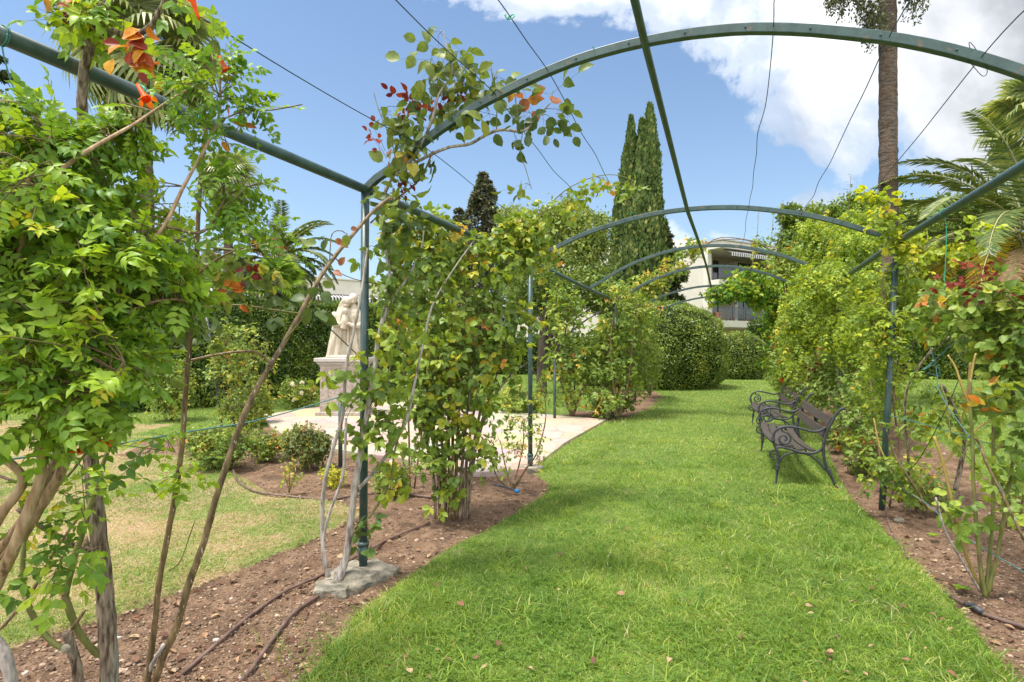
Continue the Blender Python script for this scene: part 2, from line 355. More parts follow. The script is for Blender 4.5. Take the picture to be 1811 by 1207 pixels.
M['palm_bark'] = palmbark()
def flag():
    m, t = newmat('flagstone_paving'); tc = t.add('ShaderNodeTexCoord')
    nz = t.add('ShaderNodeTexNoise', i_Vector=(tc, 'Object'), i_Scale=2.5, i_Detail=4.0)
    wv = t.mix(0.12, (tc, 'Object'), (nz, 1))
    vo = t.add('ShaderNodeTexVoronoi', feature='DISTANCE_TO_EDGE', i_Vector=(wv, 2), i_Scale=1.9)
    vc = t.add('ShaderNodeTexVoronoi', i_Vector=(wv, 2), i_Scale=1.9)
    n2 = t.add('ShaderNodeTexNoise', i_Vector=(tc, 'Object'), i_Scale=5.0, i_Detail=8.0, i_Roughness=0.65)
    stone = t.ramp(n2, [(0.3, (0.31, 0.245, 0.175)), (0.5, (0.41, 0.335, 0.25)), (0.72, (0.34, 0.26, 0.175))])
    st2 = t.mix(0.25, stone, (vc, 1), 'SOFT_LIGHT')
    c = t.mix(t.ramp(vo, [(0.0, 0.6), (0.03, 0.0)]), st2, (0.24, 0.185, 0.125))
    b = t.add('ShaderNodeBsdfPrincipled', i_Base_Color=(c, 2), i_Roughness=0.8)
    bp = t.add('ShaderNodeBump', i_Strength=0.5, i_Distance=0.01, i_Height=t.ramp(vo, [(0.0, 0.0), (0.05, 1.0)])); t.l.new(bp.outputs[0], b.inputs['Normal'])
    t.add('ShaderNodeOutputMaterial', i_Surface=b); return m
M['flag'] = flag()
M['slat'] = pmat('weathered_slat_wood', (0.042, 0.032, 0.026), 0.65, (0.078, 0.063, 0.052), 12, stretch=(0.6, 6, 6), c3=(0.05, 0.04, 0.036), s3=4, bump=0.3, bscale=30, bdist=0.003)
M['iron'] = pmat('dark_cast_iron', (0.026, 0.028, 0.033), 0.5, (0.045, 0.048, 0.055), 30, c3=(0.09, 0.085, 0.08), s3=20, l3=0.62, h3=0.72, bump=0.3, bscale=80, bdist=0.002)
M['stone'] = pmat('cream_carved_stone', (0.40, 0.34, 0.255), 0.8, (0.53, 0.475, 0.38), 5, c3=(0.50, 0.40, 0.27), s3=7, l3=0.56, h3=0.74, bump=0.4, bscale=40, bdist=0.004, spec=0.2)
M['pedestal'] = pmat('pinkish_rough_stone', (0.30, 0.24, 0.20), 0.9, (0.47, 0.405, 0.355), 16, c3=(0.27, 0.19, 0.16), s3=22, l3=0.55, h3=0.7, bump=1.0, bscale=36, bdist=0.012, spec=0.15)
M['wall'] = pmat('cream_render_wall', (0.60, 0.55, 0.48), 0.9, (0.66, 0.61, 0.54), 1.5, spec=0.1)
M['wall2'] = pmat('grey_fascia', (0.42, 0.39, 0.36), 0.85, (0.48, 0.45, 0.41), 1.0, spec=0.1)
M['pinkwall'] = pmat('beige_wall', (0.50, 0.40, 0.30), 0.9, (0.55, 0.45, 0.35), 1.0, spec=0.1)
M['glass'] = pmat('dark_window_glass', (0.03, 0.035, 0.04), 0.08, spec=0.8)
M['frame'] = pmat('dark_window_frame', (0.03, 0.03, 0.032), 0.4)
M['rail'] = pmat('dark_balcony_rail', (0.07, 0.08, 0.10), 0.35)
M['dark'] = pmat('dark_recess_wall', (0.16, 0.12, 0.10), 0.9)
M['terracotta'] = pmat('terracotta', (0.40, 0.17, 0.09), 0.8, (0.48, 0.23, 0.13), 8)
M['shutter'] = pmat('brown_shutter', (0.09, 0.07, 0.065), 0.6)
def glassrail():
    m, t = newmat('smoked_balustrade_glass')
    b = t.add('ShaderNodeBsdfPrincipled', i_Base_Color=(0.10, 0.11, 0.12, 1), i_Roughness=0.06, i_Alpha=0.45)
    t.add('ShaderNodeOutputMaterial', i_Surface=b); return m
M['glass_rail'] = glassrail()
def awnmat():
    m, t = newmat('striped_awning'); tc = t.add('ShaderNodeTexCoord')
    wv = t.add('ShaderNodeTexWave', wave_type='BANDS', bands_direction='X', i_Vector=(tc, 'Object'), i_Scale=1.25)
    c = t.ramp(wv, [(0.5, (0.03, 0.032, 0.038)), (0.52, (0.62, 0.6, 0.57))], 'CONSTANT')
    b = t.add('ShaderNodeBsdfPrincipled', i_Base_Color=c, i_Roughness=0.8)
    t.add('ShaderNodeOutputMaterial', i_Surface=b); return m
M['awning'] = awnmat()
Gn = lambda *c: c
M['L_vine'] = leafmat('trumpet_vine_leaf', [(0, (0.06, 0.155, 0.03)), (0.3, (0.12, 0.25, 0.03)), (0.6, (0.20, 0.34, 0.03)), (0.78, (0.30, 0.42, 0.035)), (0.9, (0.5, 0.42, 0.04)), (1.0, (0.52, 0.2, 0.06))])
M['L_rose'] = leafmat('rose_leaf', [(0, (0.07, 0.14, 0.035)), (0.35, (0.13, 0.225, 0.04)), (0.7, (0.19, 0.29, 0.035)), (0.84, (0.40, 0.40, 0.04)), (0.93, (0.50, 0.24, 0.05)), (1.0, (0.30, 0.13, 0.08))])
M['L_dusty'] = leafmat('dusty_green_rose_leaf', [(0, (0.055, 0.105, 0.035)), (0.4, (0.10, 0.165, 0.045)), (0.7, (0.18, 0.24, 0.04)), (0.82, (0.36, 0.32, 0.05)), (0.92, (0.30, 0.13, 0.06)), (1.0, (0.22, 0.09, 0.06))])
M['L_red'] = leafmat('red_young_shoot', [(0, (0.13, 0.015, 0.018)), (0.4, (0.33, 0.06, 0.03)), (0.7, (0.55, 0.17, 0.02)), (1.0, (0.62, 0.33, 0.03))], trans=.3, spec=.15)
M['L_banksia'] = leafmat('yellow_green_small_leaf', [(0, (0.10, 0.19, 0.025)), (0.35, (0.19, 0.30, 0.03)), (0.7, (0.34, 0.43, 0.035)), (0.85, (0.52, 0.50, 0.05)), (1.0, (0.5, 0.35, 0.08))], trans=0.42)
M['L_wist'] = leafmat('deep_green_climber_leaf', [(0, (0.035, 0.11, 0.015)), (0.4, (0.075, 0.19, 0.02)), (0.75, (0.17, 0.32, 0.025)), (1.0, (0.4, 0.42, 0.04))])
M['L_pale'] = leafmat('pale_yellow_green_rose_leaf', [(0, (0.085, 0.165, 0.035)), (0.4, (0.145, 0.25, 0.045)), (0.75, (0.25, 0.34, 0.055)), (0.9, (0.48, 0.44, 0.08)), (1.0, (0.5, 0.2, 0.06))])
M['L_hedge'] = leafmat('glossy_hedge_leaf', [(0, (0.025, 0.065, 0.012)), (0.45, (0.06, 0.13, 0.018)), (0.8, (0.15, 0.23, 0.025)), (1.0, (0.30, 0.32, 0.04))], rough=0.3, trans=0.22, spec=0.5)
M['L_ball'] = leafmat('clipped_ball_leaf', [(0, (0.05, 0.11, 0.018)), (0.45, (0.11, 0.19, 0.025)), (0.8, (0.21, 0.29, 0.035)), (1.0, (0.34, 0.34, 0.05))], rough=0.35, trans=0.25, spec=0.45)
M['L_cyp'] = leafmat('cypress_foliage', [(0, (0.02, 0.05, 0.015)), (0.5, (0.062, 0.12, 0.03)), (0.85, (0.13, 0.20, 0.05)), (1.0, (0.25, 0.27, 0.09))], trans=0.12, rough=0.7)
M['L_conifer'] = leafmat('conifer_needles', [(0, (0.025, 0.05, 0.022)), (0.6, (0.06, 0.10, 0.035)), (1.0, (0.12, 0.15, 0.05))], trans=0.12, rough=0.7)
M['L_spruce'] = leafmat('brown_conifer_needles', [(0, (0.04, 0.055, 0.035)), (0.6, (0.085, 0.11, 0.065)), (1.0, (0.16, 0.17, 0.10))], trans=0.15, rough=0.8)
M['L_tree'] = leafmat('deciduous_tree_leaf', [(0, (0.06, 0.12, 0.03)), (0.5, (0.13, 0.21, 0.05)), (1.0, (0.27, 0.33, 0.08))], trans=0.35)
M['L_bg'] = leafmat('dark_tree_leaf', [(0, (0.03, 0.07, 0.015)), (0.5, (0.08, 0.15, 0.025)), (1.0, (0.2, 0.27, 0.05))], trans=0.28)
M['L_palm'] = leafmat('palm_leaflet', [(0, (0.05, 0.10, 0.035)), (0.5, (0.12, 0.19, 0.06)), (0.8, (0.22, 0.28, 0.07)), (1.0, (0.5, 0.42, 0.06))], rough=0.4, trans=0.25, spec=0.45)
M['L_palmy'] = leafmat('yellowing_palm_leaflet', [(0, (0.12, 0.17, 0.03)), (0.4, (0.28, 0.31, 0.03)), (0.7, (0.55, 0.44, 0.03)), (1.0, (0.55, 0.34, 0.06))], rough=0.45, trans=0.35)
M['L_dry'] = leafmat('dry_palm_leaflet', [(0, (0.28, 0.20, 0.12)), (0.5, (0.42, 0.32, 0.2)), (1.0, (0.52, 0.42, 0.28))], rough=0.8, trans=0.2)
M['L_fan'] = leafmat('fan_palm_leaf', [(0, (0.11, 0.17, 0.07)), (0.5, (0.24, 0.32, 0.14)), (1.0, (0.48, 0.50, 0.28))], rough=0.4, trans=0.35, spec=0.45)
M['rachis'] = pmat('pale_rachis', (0.34, 0.33, 0.16), 0.5)
M['orange_fruit'] = pmat('orange_fruit_stalks', (0.62, 0.20, 0.03), 0.6)
M['fl_orange'] = leafmat('orange_petal', [(0, (0.85, 0.10, 0.01)), (1.0, (0.9, 0.22, 0.02))], trans=0.4)
M['fl_red'] = leafmat('red_petal', [(0, (0.55, 0.005, 0.01)), (1.0, (0.75, 0.02, 0.02))], trans=0.2)
M['fl_white'] = leafmat('white_petal', [(0, (0.8, 0.78, 0.74)), (1.0, (0.85, 0.82, 0.78))], trans=0.3, vein=0.02)
M['fl_pink'] = leafmat('pink_petal', [(0, (0.7, 0.16, 0.3)), (1.0, (0.8, 0.3, 0.42))], trans=0.3, vein=0.02)
M['grass'] = leafmat('lawn_grass_blade', [(0, (0.085, 0.175, 0.022)), (0.35, (0.165, 0.275, 0.038)), (0.7, (0.29, 0.395, 0.06)), (0.88, (0.44, 0.48, 0.10)), (1.0, (0.54, 0.47, 0.25))], rough=0.5, trans=0.42, vein=0.03)
M['drygrass'] = leafmat('dry_grass_blade', [(0, (0.13, 0.23, 0.03)), (0.3, (0.24, 0.32, 0.05)), (0.5, (0.46, 0.38, 0.18)), (1.0, (0.60, 0.47, 0.29))], rough=0.6, trans=0.35, vein=0.03)
M['litter'] = leafmat('fallen_dry', [(0, (0.09, 0.04, 0.025)), (0.5, (0.20, 0.095, 0.055)), (0.8, (0.32, 0.19, 0.105)), (1.0, (0.42, 0.30, 0.17))], rough=0.8, trans=0.1)
M['pebble'] = leafmat('pebble', [(0, (0.085, 0.05, 0.032)), (0.5, (0.25, 0.165, 0.105)), (0.8, (0.42, 0.31, 0.22)), (1.0, (0.44, 0.42, 0.40))], rough=0.9, trans=0.0)
# ============================================================ GROUND
def pip(x, y, poly):
    inside = np.zeros(x.shape, bool); n = len(poly)
    for i in range(n):
        x1, y1 = poly[i]; x2, y2 = poly[(i + 1) % n]
        c = ((y1 > y) != (y2 > y)); xi = (x2 - x1) * (y - y1) / ((y2 - y1) if y2 != y1 else 1e-9) + x1
        inside ^= c & (x < xi)
    return inside
g2 = lambda px, py: tuple(G(px, py)[:2])
# boundary between the path lawn and the left bed, from near to far
EL = [(-2.4, -3.5), (-1.35, 0.6), (-1.05, 1.9)] + [g2(*q) for q in [(530, 1207), (590, 1140), (630, 1085), (700, 1035), (790, 972), (860, 935), (930, 895), (968, 872), (972, 852), (945, 835)]]
TERR = [g2(*q) for q in [(940, 833), (1000, 786), (1072, 745), (980, 737), (885, 729), (700, 713), (560, 722), (455, 738), (500, 772), (560, 792), (640, 806), (700, 812), (760, 828), (850, 840)]]
EL2 = [g2(*q) for q in [(1072, 746), (1110, 738), (1150, 722), (1172, 703), (1165, 694)]]
WORN = [(-9, -3.5), (-3.2, -3.5), (-2.6, 0.5)] + [g2(*q) for q in [(-100, 1190), (60, 1130), (200, 1085), (330, 1035), (430, 1000), (530, 962), (600, 930), (640, 905), (600, 886), (480, 872), (420, 838), (360, 812), (270, 800), (235, 815), (205, 800), (260, 765), (300, 752)]] + [(-11, 11.5), (-16, 9)]
BEDL = [(-3.2, -3.5), (-2.6, 0.5)] + WORN[3:] [:17][::1]
BEDL = [(-3.2, -3.5), (-2.6, 0.5)] + [g2(*q) for q in [(-100, 1190), (60, 1130), (200, 1085), (330, 1035), (430, 1000), (530, 962), (600, 930), (640, 905), (600, 886), (480, 872), (420, 838), (360, 812), (270, 800), (235, 815), (205, 800), (240, 785), (330, 765), (470, 752)]] + [tuple(G(620, 790)[:2])] + [g2(940, 820)] + EL[::-1]
BEDF = [g2(*q) for q in [(1072, 744), (1110, 739), (1150, 722), (1172, 703), (1160, 693), (1100, 690), (1075, 700), (1055, 722), (985, 733), (990, 739)]]
ER = [(1.2, -3.5), (1.75, 0.9)] + [g2(*q) for q in [(1795, 1207), (1740, 1130), (1680, 1060), (1620, 990), (1560, 930), (1505, 880), (1478, 830), (1455, 775), (1420, 735), (1385, 700), (1365, 680)]]
BEDR = ER + [(x + (1.5 if i < 9 else 1.6), y - 0.35) for i, (x, y) in enumerate(ER)][::-1]
def axisgrid(lo, hi, f0, f1, s, grow=1.18, mx=6.0):
    a = list(np.arange(f0, f1, s)); d = s; x = a[-1]
    while x < hi: d = min(d * grow, mx); x += d; a.append(x)
    d = s; x = f0; b = []
    while x > lo: d = min(d * grow, mx); x -= d; b.append(x)
    return np.array(b[::-1] + a)
gx = axisgrid(-160, 160, -3.4, 5.6, 0.028); gy = axisgrid(-30, 200, 1.6, 8.6, 0.028)
def vnoise(x, y, s, seed=0):
    xi = np.floor(x * s).astype(int); yi = np.floor(y * s).astype(int); fx = x * s - xi; fy = y * s - yi
    fx = fx * fx * (3 - 2 * fx); fy = fy * fy * (3 - 2 * fy)
    h = lambda a, b: (np.sin(a * 127.1 + b * 311.7 + seed * 74.7) * 43758.5453) % 1.0
    return (h(xi, yi) * (1 - fx) + h(xi + 1, yi) * fx) * (1 - fy) + (h(xi, yi + 1) * (1 - fx) + h(xi + 1, yi + 1) * fx) * fy
def region(x, y):
    bed = pip(x, y, BEDL) | pip(x, y, BEDR) | pip(x, y, BEDF)
    worn = pip(x, y, WORN) & ~bed
    return np.where(bed, 1, np.where(worn, 2, 0))
def gz(x, y):
    x = np.asarray(x, float); y = np.asarray(y, float); r = region(x, y)
    near = np.clip((14 - np.hypot(x, y)) / 8, 0, 1)
    lump = (vnoise(x, y, 9, 1) - 0.5) * 0.03 + (vnoise(x, y, 28, 2) - 0.5) * 0.018 + (vnoise(x, y, 2.2, 3) - 0.5) * 0.04
    soft = (vnoise(x, y, 1.3, 4) - 0.5) * 0.03 + (vnoise(x, y, 6, 5) - 0.5) * 0.012
    if x.size > 4:
        bd = sum((region(x + a, y + b) == 1) * 1.0 for a, b in ((0, 0), (.035, 0), (-.035, 0), (0, .045), (0, -.045), (.05, .05), (-.05, -.05))) / 7
    else: bd = (r == 1) * 1.0
    z = soft * (1 - bd) + bd * (lump - 0.035)
    return z * near - 0.0 * (1 - near)
XX, YY = np.meshgrid(gx, gy)
ZZ = gz(XX, YY); nx_, ny_ = len(gx), len(gy)
GV = np.stack([XX, YY, ZZ], -1).reshape(-1, 3)
ii, jj = np.meshgrid(np.arange(ny_ - 1), np.arange(nx_ - 1), indexing='ij'); ii = ii.ravel(); jj = jj.ravel()
GF = np.stack([ii * nx_ + jj, ii * nx_ + jj + 1, (ii + 1) * nx_ + jj + 1, (ii + 1) * nx_ + jj], -1)
cx_ = (gx[jj] + gx[jj + 1]) / 2; cy_ = (gy[ii] + gy[ii + 1]) / 2; RG = region(cx_, cy_)
for rid, nm, mt in ((0, 'lawn', 'lawn'), (1, 'planting_bed', 'soil'), (2, 'worn_lawn', 'worn')):
    f = GF[RG == rid]; us, inv = np.unique(f, return_inverse=True); mb = MB(); mb.add(GV[us], inv.reshape(f.shape))
    tag(mb.build(nm, M[mt]), kind='structure')
# terrace slab
def prism(mb, poly, z0, z1, rnd=0.0):
    n = len(poly); a = np.array([(x, y, z0) for x, y in poly]); b = np.array([(x, y, z1) for x, y in poly])
    s = sum(poly[i][0] * poly[(i + 1) % n][1] - poly[(i + 1) % n][0] * poly[i][1] for i in range(n))
    if s < 0: a = a[::-1]; b = b[::-1]
    i = np.arange(n); j = (i + 1) % n
    mb.add(np.vstack([a, b]), [np.stack([i, j, j + n, i + n], -1), (i + n)[None], i[::-1][None]], rnd, False)
mb = MB(); prism(mb, TERR, -0.08, 0.035); o = mb.build('stone_terrace', M['flag']); tag(o, kind='structure'); bevel(o, 0.01)
# ------------------------------------------------------------ grass blades
def blades(mb, x, y, h, wd, lean, rnd, k=3):
    N = len(x); z = gz(x, y) - 0.004; az = rng.uniform(0, 2 * np.pi, N); dx = np.cos(az); dy = np.sin(az)
    la = rng.uniform(0, 2 * np.pi, N); lx = np.cos(la) * lean * h; ly = np.sin(la) * lean * h
    V = []
    lv = [0, 0.55, 1.0] if k == 3 else [0, 1.0]
    for q in lv:
        bx = x + lx * q * q; by = y + ly * q * q; bz = z + h * q * (1 - 0.35 * lean * q)
        if q < 1:
            w2 = wd * (1 - 0.25 * q) / 2
            V += [np.stack([bx - dx * w2, by - dy * w2, bz], -1), np.stack([bx + dx * w2, by + dy * w2, bz], -1)]
        else: V.append(np.stack([bx, by, bz], -1))
    V = np.stack(V, 1); K = V.shape[1]; off = (np.arange(N) * K)[:, None, None]
    if k == 3: fs = [(np.array([[0, 1, 3, 2]])[None] + off).reshape(-1, 4), (np.array([[2, 3, 4]])[None] + off).reshape(-1, 3)]
    else: fs = [(np.array([[0, 1, 2]])[None] + off).reshape(-1, 3)]
    mb.add(V.reshape(-1, 3), fs, np.concatenate([rnd] * len(fs)), True)
def scatter(n, ylo, yhi, rid, xpad=0.15, pw=1.0, xl=-0.95, xr=0.95):
    """random ground points inside the camera's wedge, denser nearer"""
    t = rng.uniform(0, 1, n); y = (ylo ** (1 - pw) + t * (yhi ** (1 - pw) - ylo ** (1 - pw))) ** (1 / (1 - pw)) if abs(pw - 1) > 1e-6 else ylo * (yhi / ylo) ** t
    x = rng.uniform(xl, xr, n) * y + rng.uniform(-xpad, xpad, n); r = region(x, y); m = (r == rid) & ~pip(x, y, TERR)
    return x[m], y[m]
def gtone(x, y, base=0.0):
    p = vnoise(x, y, 1.1, 11) * 0.55 + vnoise(x, y, 3.7, 12) * 0.45
    r = 0.02 + p * 0.80 + (vnoise(x, y, 13, 15) - .5) * .45 + rng.normal(0, 0.15, len(x)) + base
    m = rng.uniform(0, 1, len(x)) < 0.07 + .18 * (vnoise(x, y, .8, 14) > .72); r[m] = rng.uniform(0.85, 1, m.sum()); return np.clip(r, 0, 1)
mb = MB()
x, y = scatter(330000, 1.9, 9.0, 0, pw=0.9); dens = vnoise(x, y, 2.3, 21) * .5 + vnoise(x, y, 11, 22) * .6
blades(mb, x, y, rng.uniform(0.016, 0.045, len(x)) * (0.45 + 1.15 * dens), 0.0026 + 0.00045 * y, rng.uniform(0.3, 2.0, len(x)), gtone(x, y))
x, y = scatter(150000, 8.5, 30, 0, pw=0.8)
blades(mb, x, y, rng.uniform(0.03, 0.07, len(x)), 0.0012 * y, rng.uniform(0.2, 1.3, len(x)), gtone(x, y, 0.1), 2)
x, y = scatter(24000, 1.9, 9, 0, pw=1.1)                     # longer broad blades
m = vnoise(x, y, 1.6, 31) > 0.45; x = x[m]; y = y[m]
blades(mb, x, y, rng.uniform(0.045, 0.085, len(x)), 0.0058, rng.uniform(0.6, 2.0, len(x)), np.clip(rng.normal(.5, .28, len(x)), 0, 1))
for cxp, cyp, s, n in [(1225, 925, 0.16, 260), (1000, 890, 0.1, 80), (1500, 975, 0.16, 160), (1330, 1000, 0.16, 150), (1180, 1020, 0.14, 70), (600, 1150, 0.16, 190), (1450, 1120, 0.16, 120), (1720, 1180, 0.12, 140), (1270, 820, 0.2, 130), (930, 1090, 0.12, 80), (1080, 1000, 0.1, 60), (700, 1080, 0.12, 90), (1560, 1010, 0.12, 90)]:
    c = G(cxp, cyp); x = c[0] + rng.normal(0, s, n); y = c[1] + rng.normal(0, s * 0.8, n)
    blades(mb, x, y, rng.uniform(0.07, 0.15, n), 0.006, rng.uniform(0.4, 1.5, n), rng.uniform(0.05, 0.5, n))
for _ in range(150):
    yy_ = rng.uniform(2.1, 9); xx_ = rng.uniform(-.4, .75) * yy_; n = int(rng.uniform(18, 60)); s = rng.uniform(.03, .09); x = xx_ + rng.normal(0, s, n); y = yy_ + rng.normal(0, s, n); m = region(x, y) == 0; x, y = x[m], y[m]
    if len(x): blades(mb, x, y, rng.uniform(0.06, 0.13, len(x)), 0.0068, rng.uniform(0.6, 2.0, len(x)), np.clip(rng.normal(rng.uniform(.1, .8), .12, len(x)), 0, 1))
# clover leaflets
x, y = scatter(26000, 1.9, 7, 0, pw=1.0); m = (vnoise(x, y, 1.5, 41) + 0.3 * vnoise(x, y, 5, 42)) > 0.72; x = x[m]; y = y[m]
z = gz(x, y) + rng.uniform(0.015, 0.035, len(x)); c = np.stack([x, y, z], -1); a0 = rng.uniform(0, 6.28, len(x)); rr = np.clip(rng.normal(0.22, 0.1, len(x)), 0, 0.6)
for kx in range(3):
    a = a0 + kx * 2.094; leaves(mb, c, np.stack([np.cos(a), np.sin(a), np.full(len(a), 0.25)], -1), np.tile([0, 0, 1.0], (len(a), 1)), rng.uniform(0.010, 0.018, len(a)), rr, 'dia')
tag(mb.build('grass', M['grass']), 'short bright green grass and clover covering the lawn path', 'grass', kind='stuff')
# dry grass at left
mb = MB(); x, y = scatter(230000, 1.9, 13, 2, pw=1.0, xr=-0.1)
p = vnoise(x, y, 0.9, 51) * 0.6 + vnoise(x, y, 2.7, 52) * 0.4
edge = np.zeros(len(x)); r = np.clip(0.21 + (p - 0.5) * 1.4 + rng.normal(0, 0.22, len(x)), 0, 1)
keep = rng.uniform(0, 1, len(x)) < 0.5 + 0.5 * (1 - np.clip((p - 0.45) * 3, 0, 1)); x, y, r = x[keep], y[keep], r[keep]
blades(mb, x, y, rng.uniform(0.012, 0.045, len(x)), 0.003 + 0.0004 * y, rng.uniform(0.5, 2.4, len(x)), r)
x, y = scatter(5000, 1.9, 9, 2, pw=1.0, xr=-0.1); m = vnoise(x, y, 2.2, 53) > 0.5; x, y = x[m], y[m]
blades(mb, x, y, rng.uniform(0.04, 0.09, len(x)), 0.005, rng.uniform(0.4, 1.6, len(x)), rng.uniform(0, 0.3, len(x)))
tag(mb.build('dry_grass', M['drygrass']), 'patchy straw coloured dry grass left of the planting bed', 'grass', kind='stuff')
# pebbles and clods
ico = np.array([(0, 0, 1), (0.894, 0, 0.447), (0.276, 0.851, 0.447), (-0.724, 0.526, 0.447), (-0.724, -0.526, 0.447), (0.276, -0.851, 0.447), (0.724, 0.526, -0.447), (-0.276, 0.851, -0.447), (-0.894, 0, -0.447), (-0.276, -0.851, -0.447), (0.724, -0.526, -0.447), (0, 0, -1)])
icf = np.array([(0, 1, 2), (0, 2, 3), (0, 3, 4), (0, 4, 5), (0, 5, 1), (1, 6, 2), (2, 7, 3), (3, 8, 4), (4, 9, 5), (5, 10, 1), (6, 7, 2), (7, 8, 3), (8, 9, 4), (9, 10, 5), (10, 6, 1), (11, 7, 6), (11, 8, 7), (11, 9, 8), (11, 10, 9), (11, 6, 10)])
def rocks(mb, x, y, s, rnd, flat=0.6):
    N = len(x); z = gz(x, y); a = rng.uniform(0, 6.28, N); sx = s * rng.uniform(0.7, 1.4, N); sy = s * rng.uniform(0.6, 1.1, N); sz = s * flat * rng.uniform(0.6, 1.1, N)
    t = ico[None] * (1 + rng.normal(0, 0.12, (N, 12, 1))); X = t[..., 0] * sx[:, None]; Y = t[..., 1] * sy[:, None]; Z = t[..., 2] * sz[:, None]
    V = np.stack([x[:, None] + X * np.cos(a)[:, None] - Y * np.sin(a)[:, None], y[:, None] + X * np.sin(a)[:, None] + Y * np.cos(a)[:, None], z[:, None] + Z + sz[:, None] * 0.35], -1)
    mb.add(V.reshape(-1, 3), (icf[None] + (np.arange(N) * 12)[:, None, None]).reshape(-1, 3), np.repeat(rnd, 20), False)
mb = MB(); x, y = scatter(120000, 1.8, 10, 1, pw=1.1); s = 0.0026 + rng.exponential(0.0028, len(x)); s = np.minimum(s, 0.02)
r = np.where(rng.uniform(0, 1, len(x)) < 0.93, rng.uniform(0, 0.6, len(x)), rng.uniform(0.5, 1, len(x))); rocks(mb, x, y, s, r)
x, y = scatter(900, 1.8, 7, 1, pw=1.1); rocks(mb, x, y, rng.uniform(0.008, 0.024, len(x)), rng.uniform(0., .8, len(x)) ** 1.2, 0.5)
tag(mb.build('pebbles', M['pebble']), 'small pebbles and soil clods strewn over the planting beds', 'pebbles', kind='stuff')
# fallen leaves
mb = MB(); x, y = scatter(2600, 1.8, 9, 1, pw=1.2); x2, y2 = scatter(300, 2, 9, 0, pw=1.0)
x = np.concatenate([x, x2]); y = np.concatenate([y, y2]); N = len(x); z = gz(x, y) + np.where(np.arange(N) < N - len(x2), 0.012, 0.035)
a = rng.uniform(0, 6.28, N)
leaves(mb, np.stack([x, y, z], -1), np.stack([np.cos(a), np.sin(a), rng.uniform(-0.1, 0.4, N)], -1), np.stack([rng.normal(0, 0.4, N), rng.normal(0, 0.4, N), np.ones(N)], -1), rng.uniform(0.015, 0.055, N), rng.uniform(0, 1, N), 'oval')
x, y = scatter(9000, 1.8, 9, 1, pw=1.15); N = len(x); a = rng.uniform(0, 6.28, N)                 # small bark chips and crumbs of leaf
leaves(mb, np.stack([x, y, gz(x, y) + .006], -1), np.stack([np.cos(a), np.sin(a), rng.uniform(-.15, .35, N)], -1), np.stack([rng.normal(0, .4, N), rng.normal(0, .4, N), np.ones(N)], -1), rng.uniform(0.008, 0.022, N), rng.uniform(0, .95, N), 'dia')
tag(mb.build('leaf_litter', M['litter']), 'curled brown and orange fallen leaves lying on soil and lawn', 'fallen leaves', kind='stuff')
# ============================================================ PERGOLA
PA = np.array([.3593, .9332, 0]); PP = np.array([.9332, -.3593, 0]); PO = np.array([-.96, 3.7, 0]); PW = 3.72
AT = [0, 3.28, 6.28, 8.78, 11.47, 13.84]
SPR = [2.508, 2.49, 2.42, 2.39, 2.38, 2.31]
prof_s = np.array([0, .03, .09, .228, .406, .632, .93, 1.29, 1.56, 1.86]); prof_z = np.array([0, .015, .05, .135, .245, .37, .475, .58, .622, .635])
def pz(i, s, apex=None):
    s = min(s, PW - s); return SPR[i] + np.interp(s, prof_s, prof_z) * ((APX[i] - SPR[i]) / 0.635)
APX = [3.135, 2.955, 3.04, 3.04, 2.91, 2.83]
def pt(t, s, z): q = PO + PA * t + PP * s; return np.array([q[0], q[1], z])
perg = thing('garden_pergola', 'long dark green steel tube pergola with arched ribs over the lawn path', 'pergola', pt(5, 1.86, 0))
def arch_obj(i):
    mb = MB(); n = 41; s = np.linspace(0, PW, n); zc = np.array([pz(i, q) for q in s])
    zc = np.convolve(np.pad(zc, 2, 'edge'), np.ones(5) / 5, 'valid'); zc[0] = SPR[i]; zc[-1] = SPR[i]
    h, d = (0.024, 0.02)                                    # flat bar section
    pts = np.array([pt(AT[i], a, z) for a, z in zip(s, zc)]); T = nrm(np.gradient(pts, axis=0)); Nn = np.cross(PA, T)
    V = np.stack([pts + Nn * h * a + PA * d * b for a, b in ((1, 1), (1, -1), (-1, -1), (-1, 1))], 1).reshape(-1, 3)
    k = np.arange(n - 1)[:, None] * 4; j = np.arange(4)[None]; j2 = (j + 1) % 4
    F = np.stack([k + j, k + j2, k + 4 + j2, k + 4 + j], -1).reshape(-1, 4)
    mb.add(V, [F, np.array([[3, 2, 1, 0]]), np.array([[4 * n - 4, 4 * n - 3, 4 * n - 2, 4 * n - 1]])], 0, False)
    for a in np.linspace(0.25, PW - 0.25, 12):              # bolt heads on the face
        z = float(np.interp(a, s, zc)); c = pt(AT[i], a, z) - PA * (d + 0.002); box(mb, c, (0.006, 0.004, 0.006), 0.3)
    o = mb.build('arch', M['green_metal'], perg); bevel(o, 0.004, 2)
for i in range(6): arch_obj(i)
def rail(nm, pts, r, mat='green_metal'):
    mb = MB(); tube(mb, pts, r, 12, 1); return mb.build(nm, M[mat], perg)
def side(s, k0=-3.2): return [pt(k0, s, 2.51)] + [pt(AT[i], s, SPR[i]) for i in range(6)]
rail('side_rail', side(0), 0.029)
P2top = np.array([3.60, 5.32, 2.435])
rsd = side(PW); rsd[1] = pt(0, PW, 2.47); rsd[2] = pt(AT[1], PW, 2.47)
rail('side_rail', rsd, 0.029)
rail('ridge_rail', [pt(-3.2, 1.86, 3.15)] + [pt(AT[i], 1.80, pz(i, 1.80) - 0.02) for i in range(6)], 0.021)
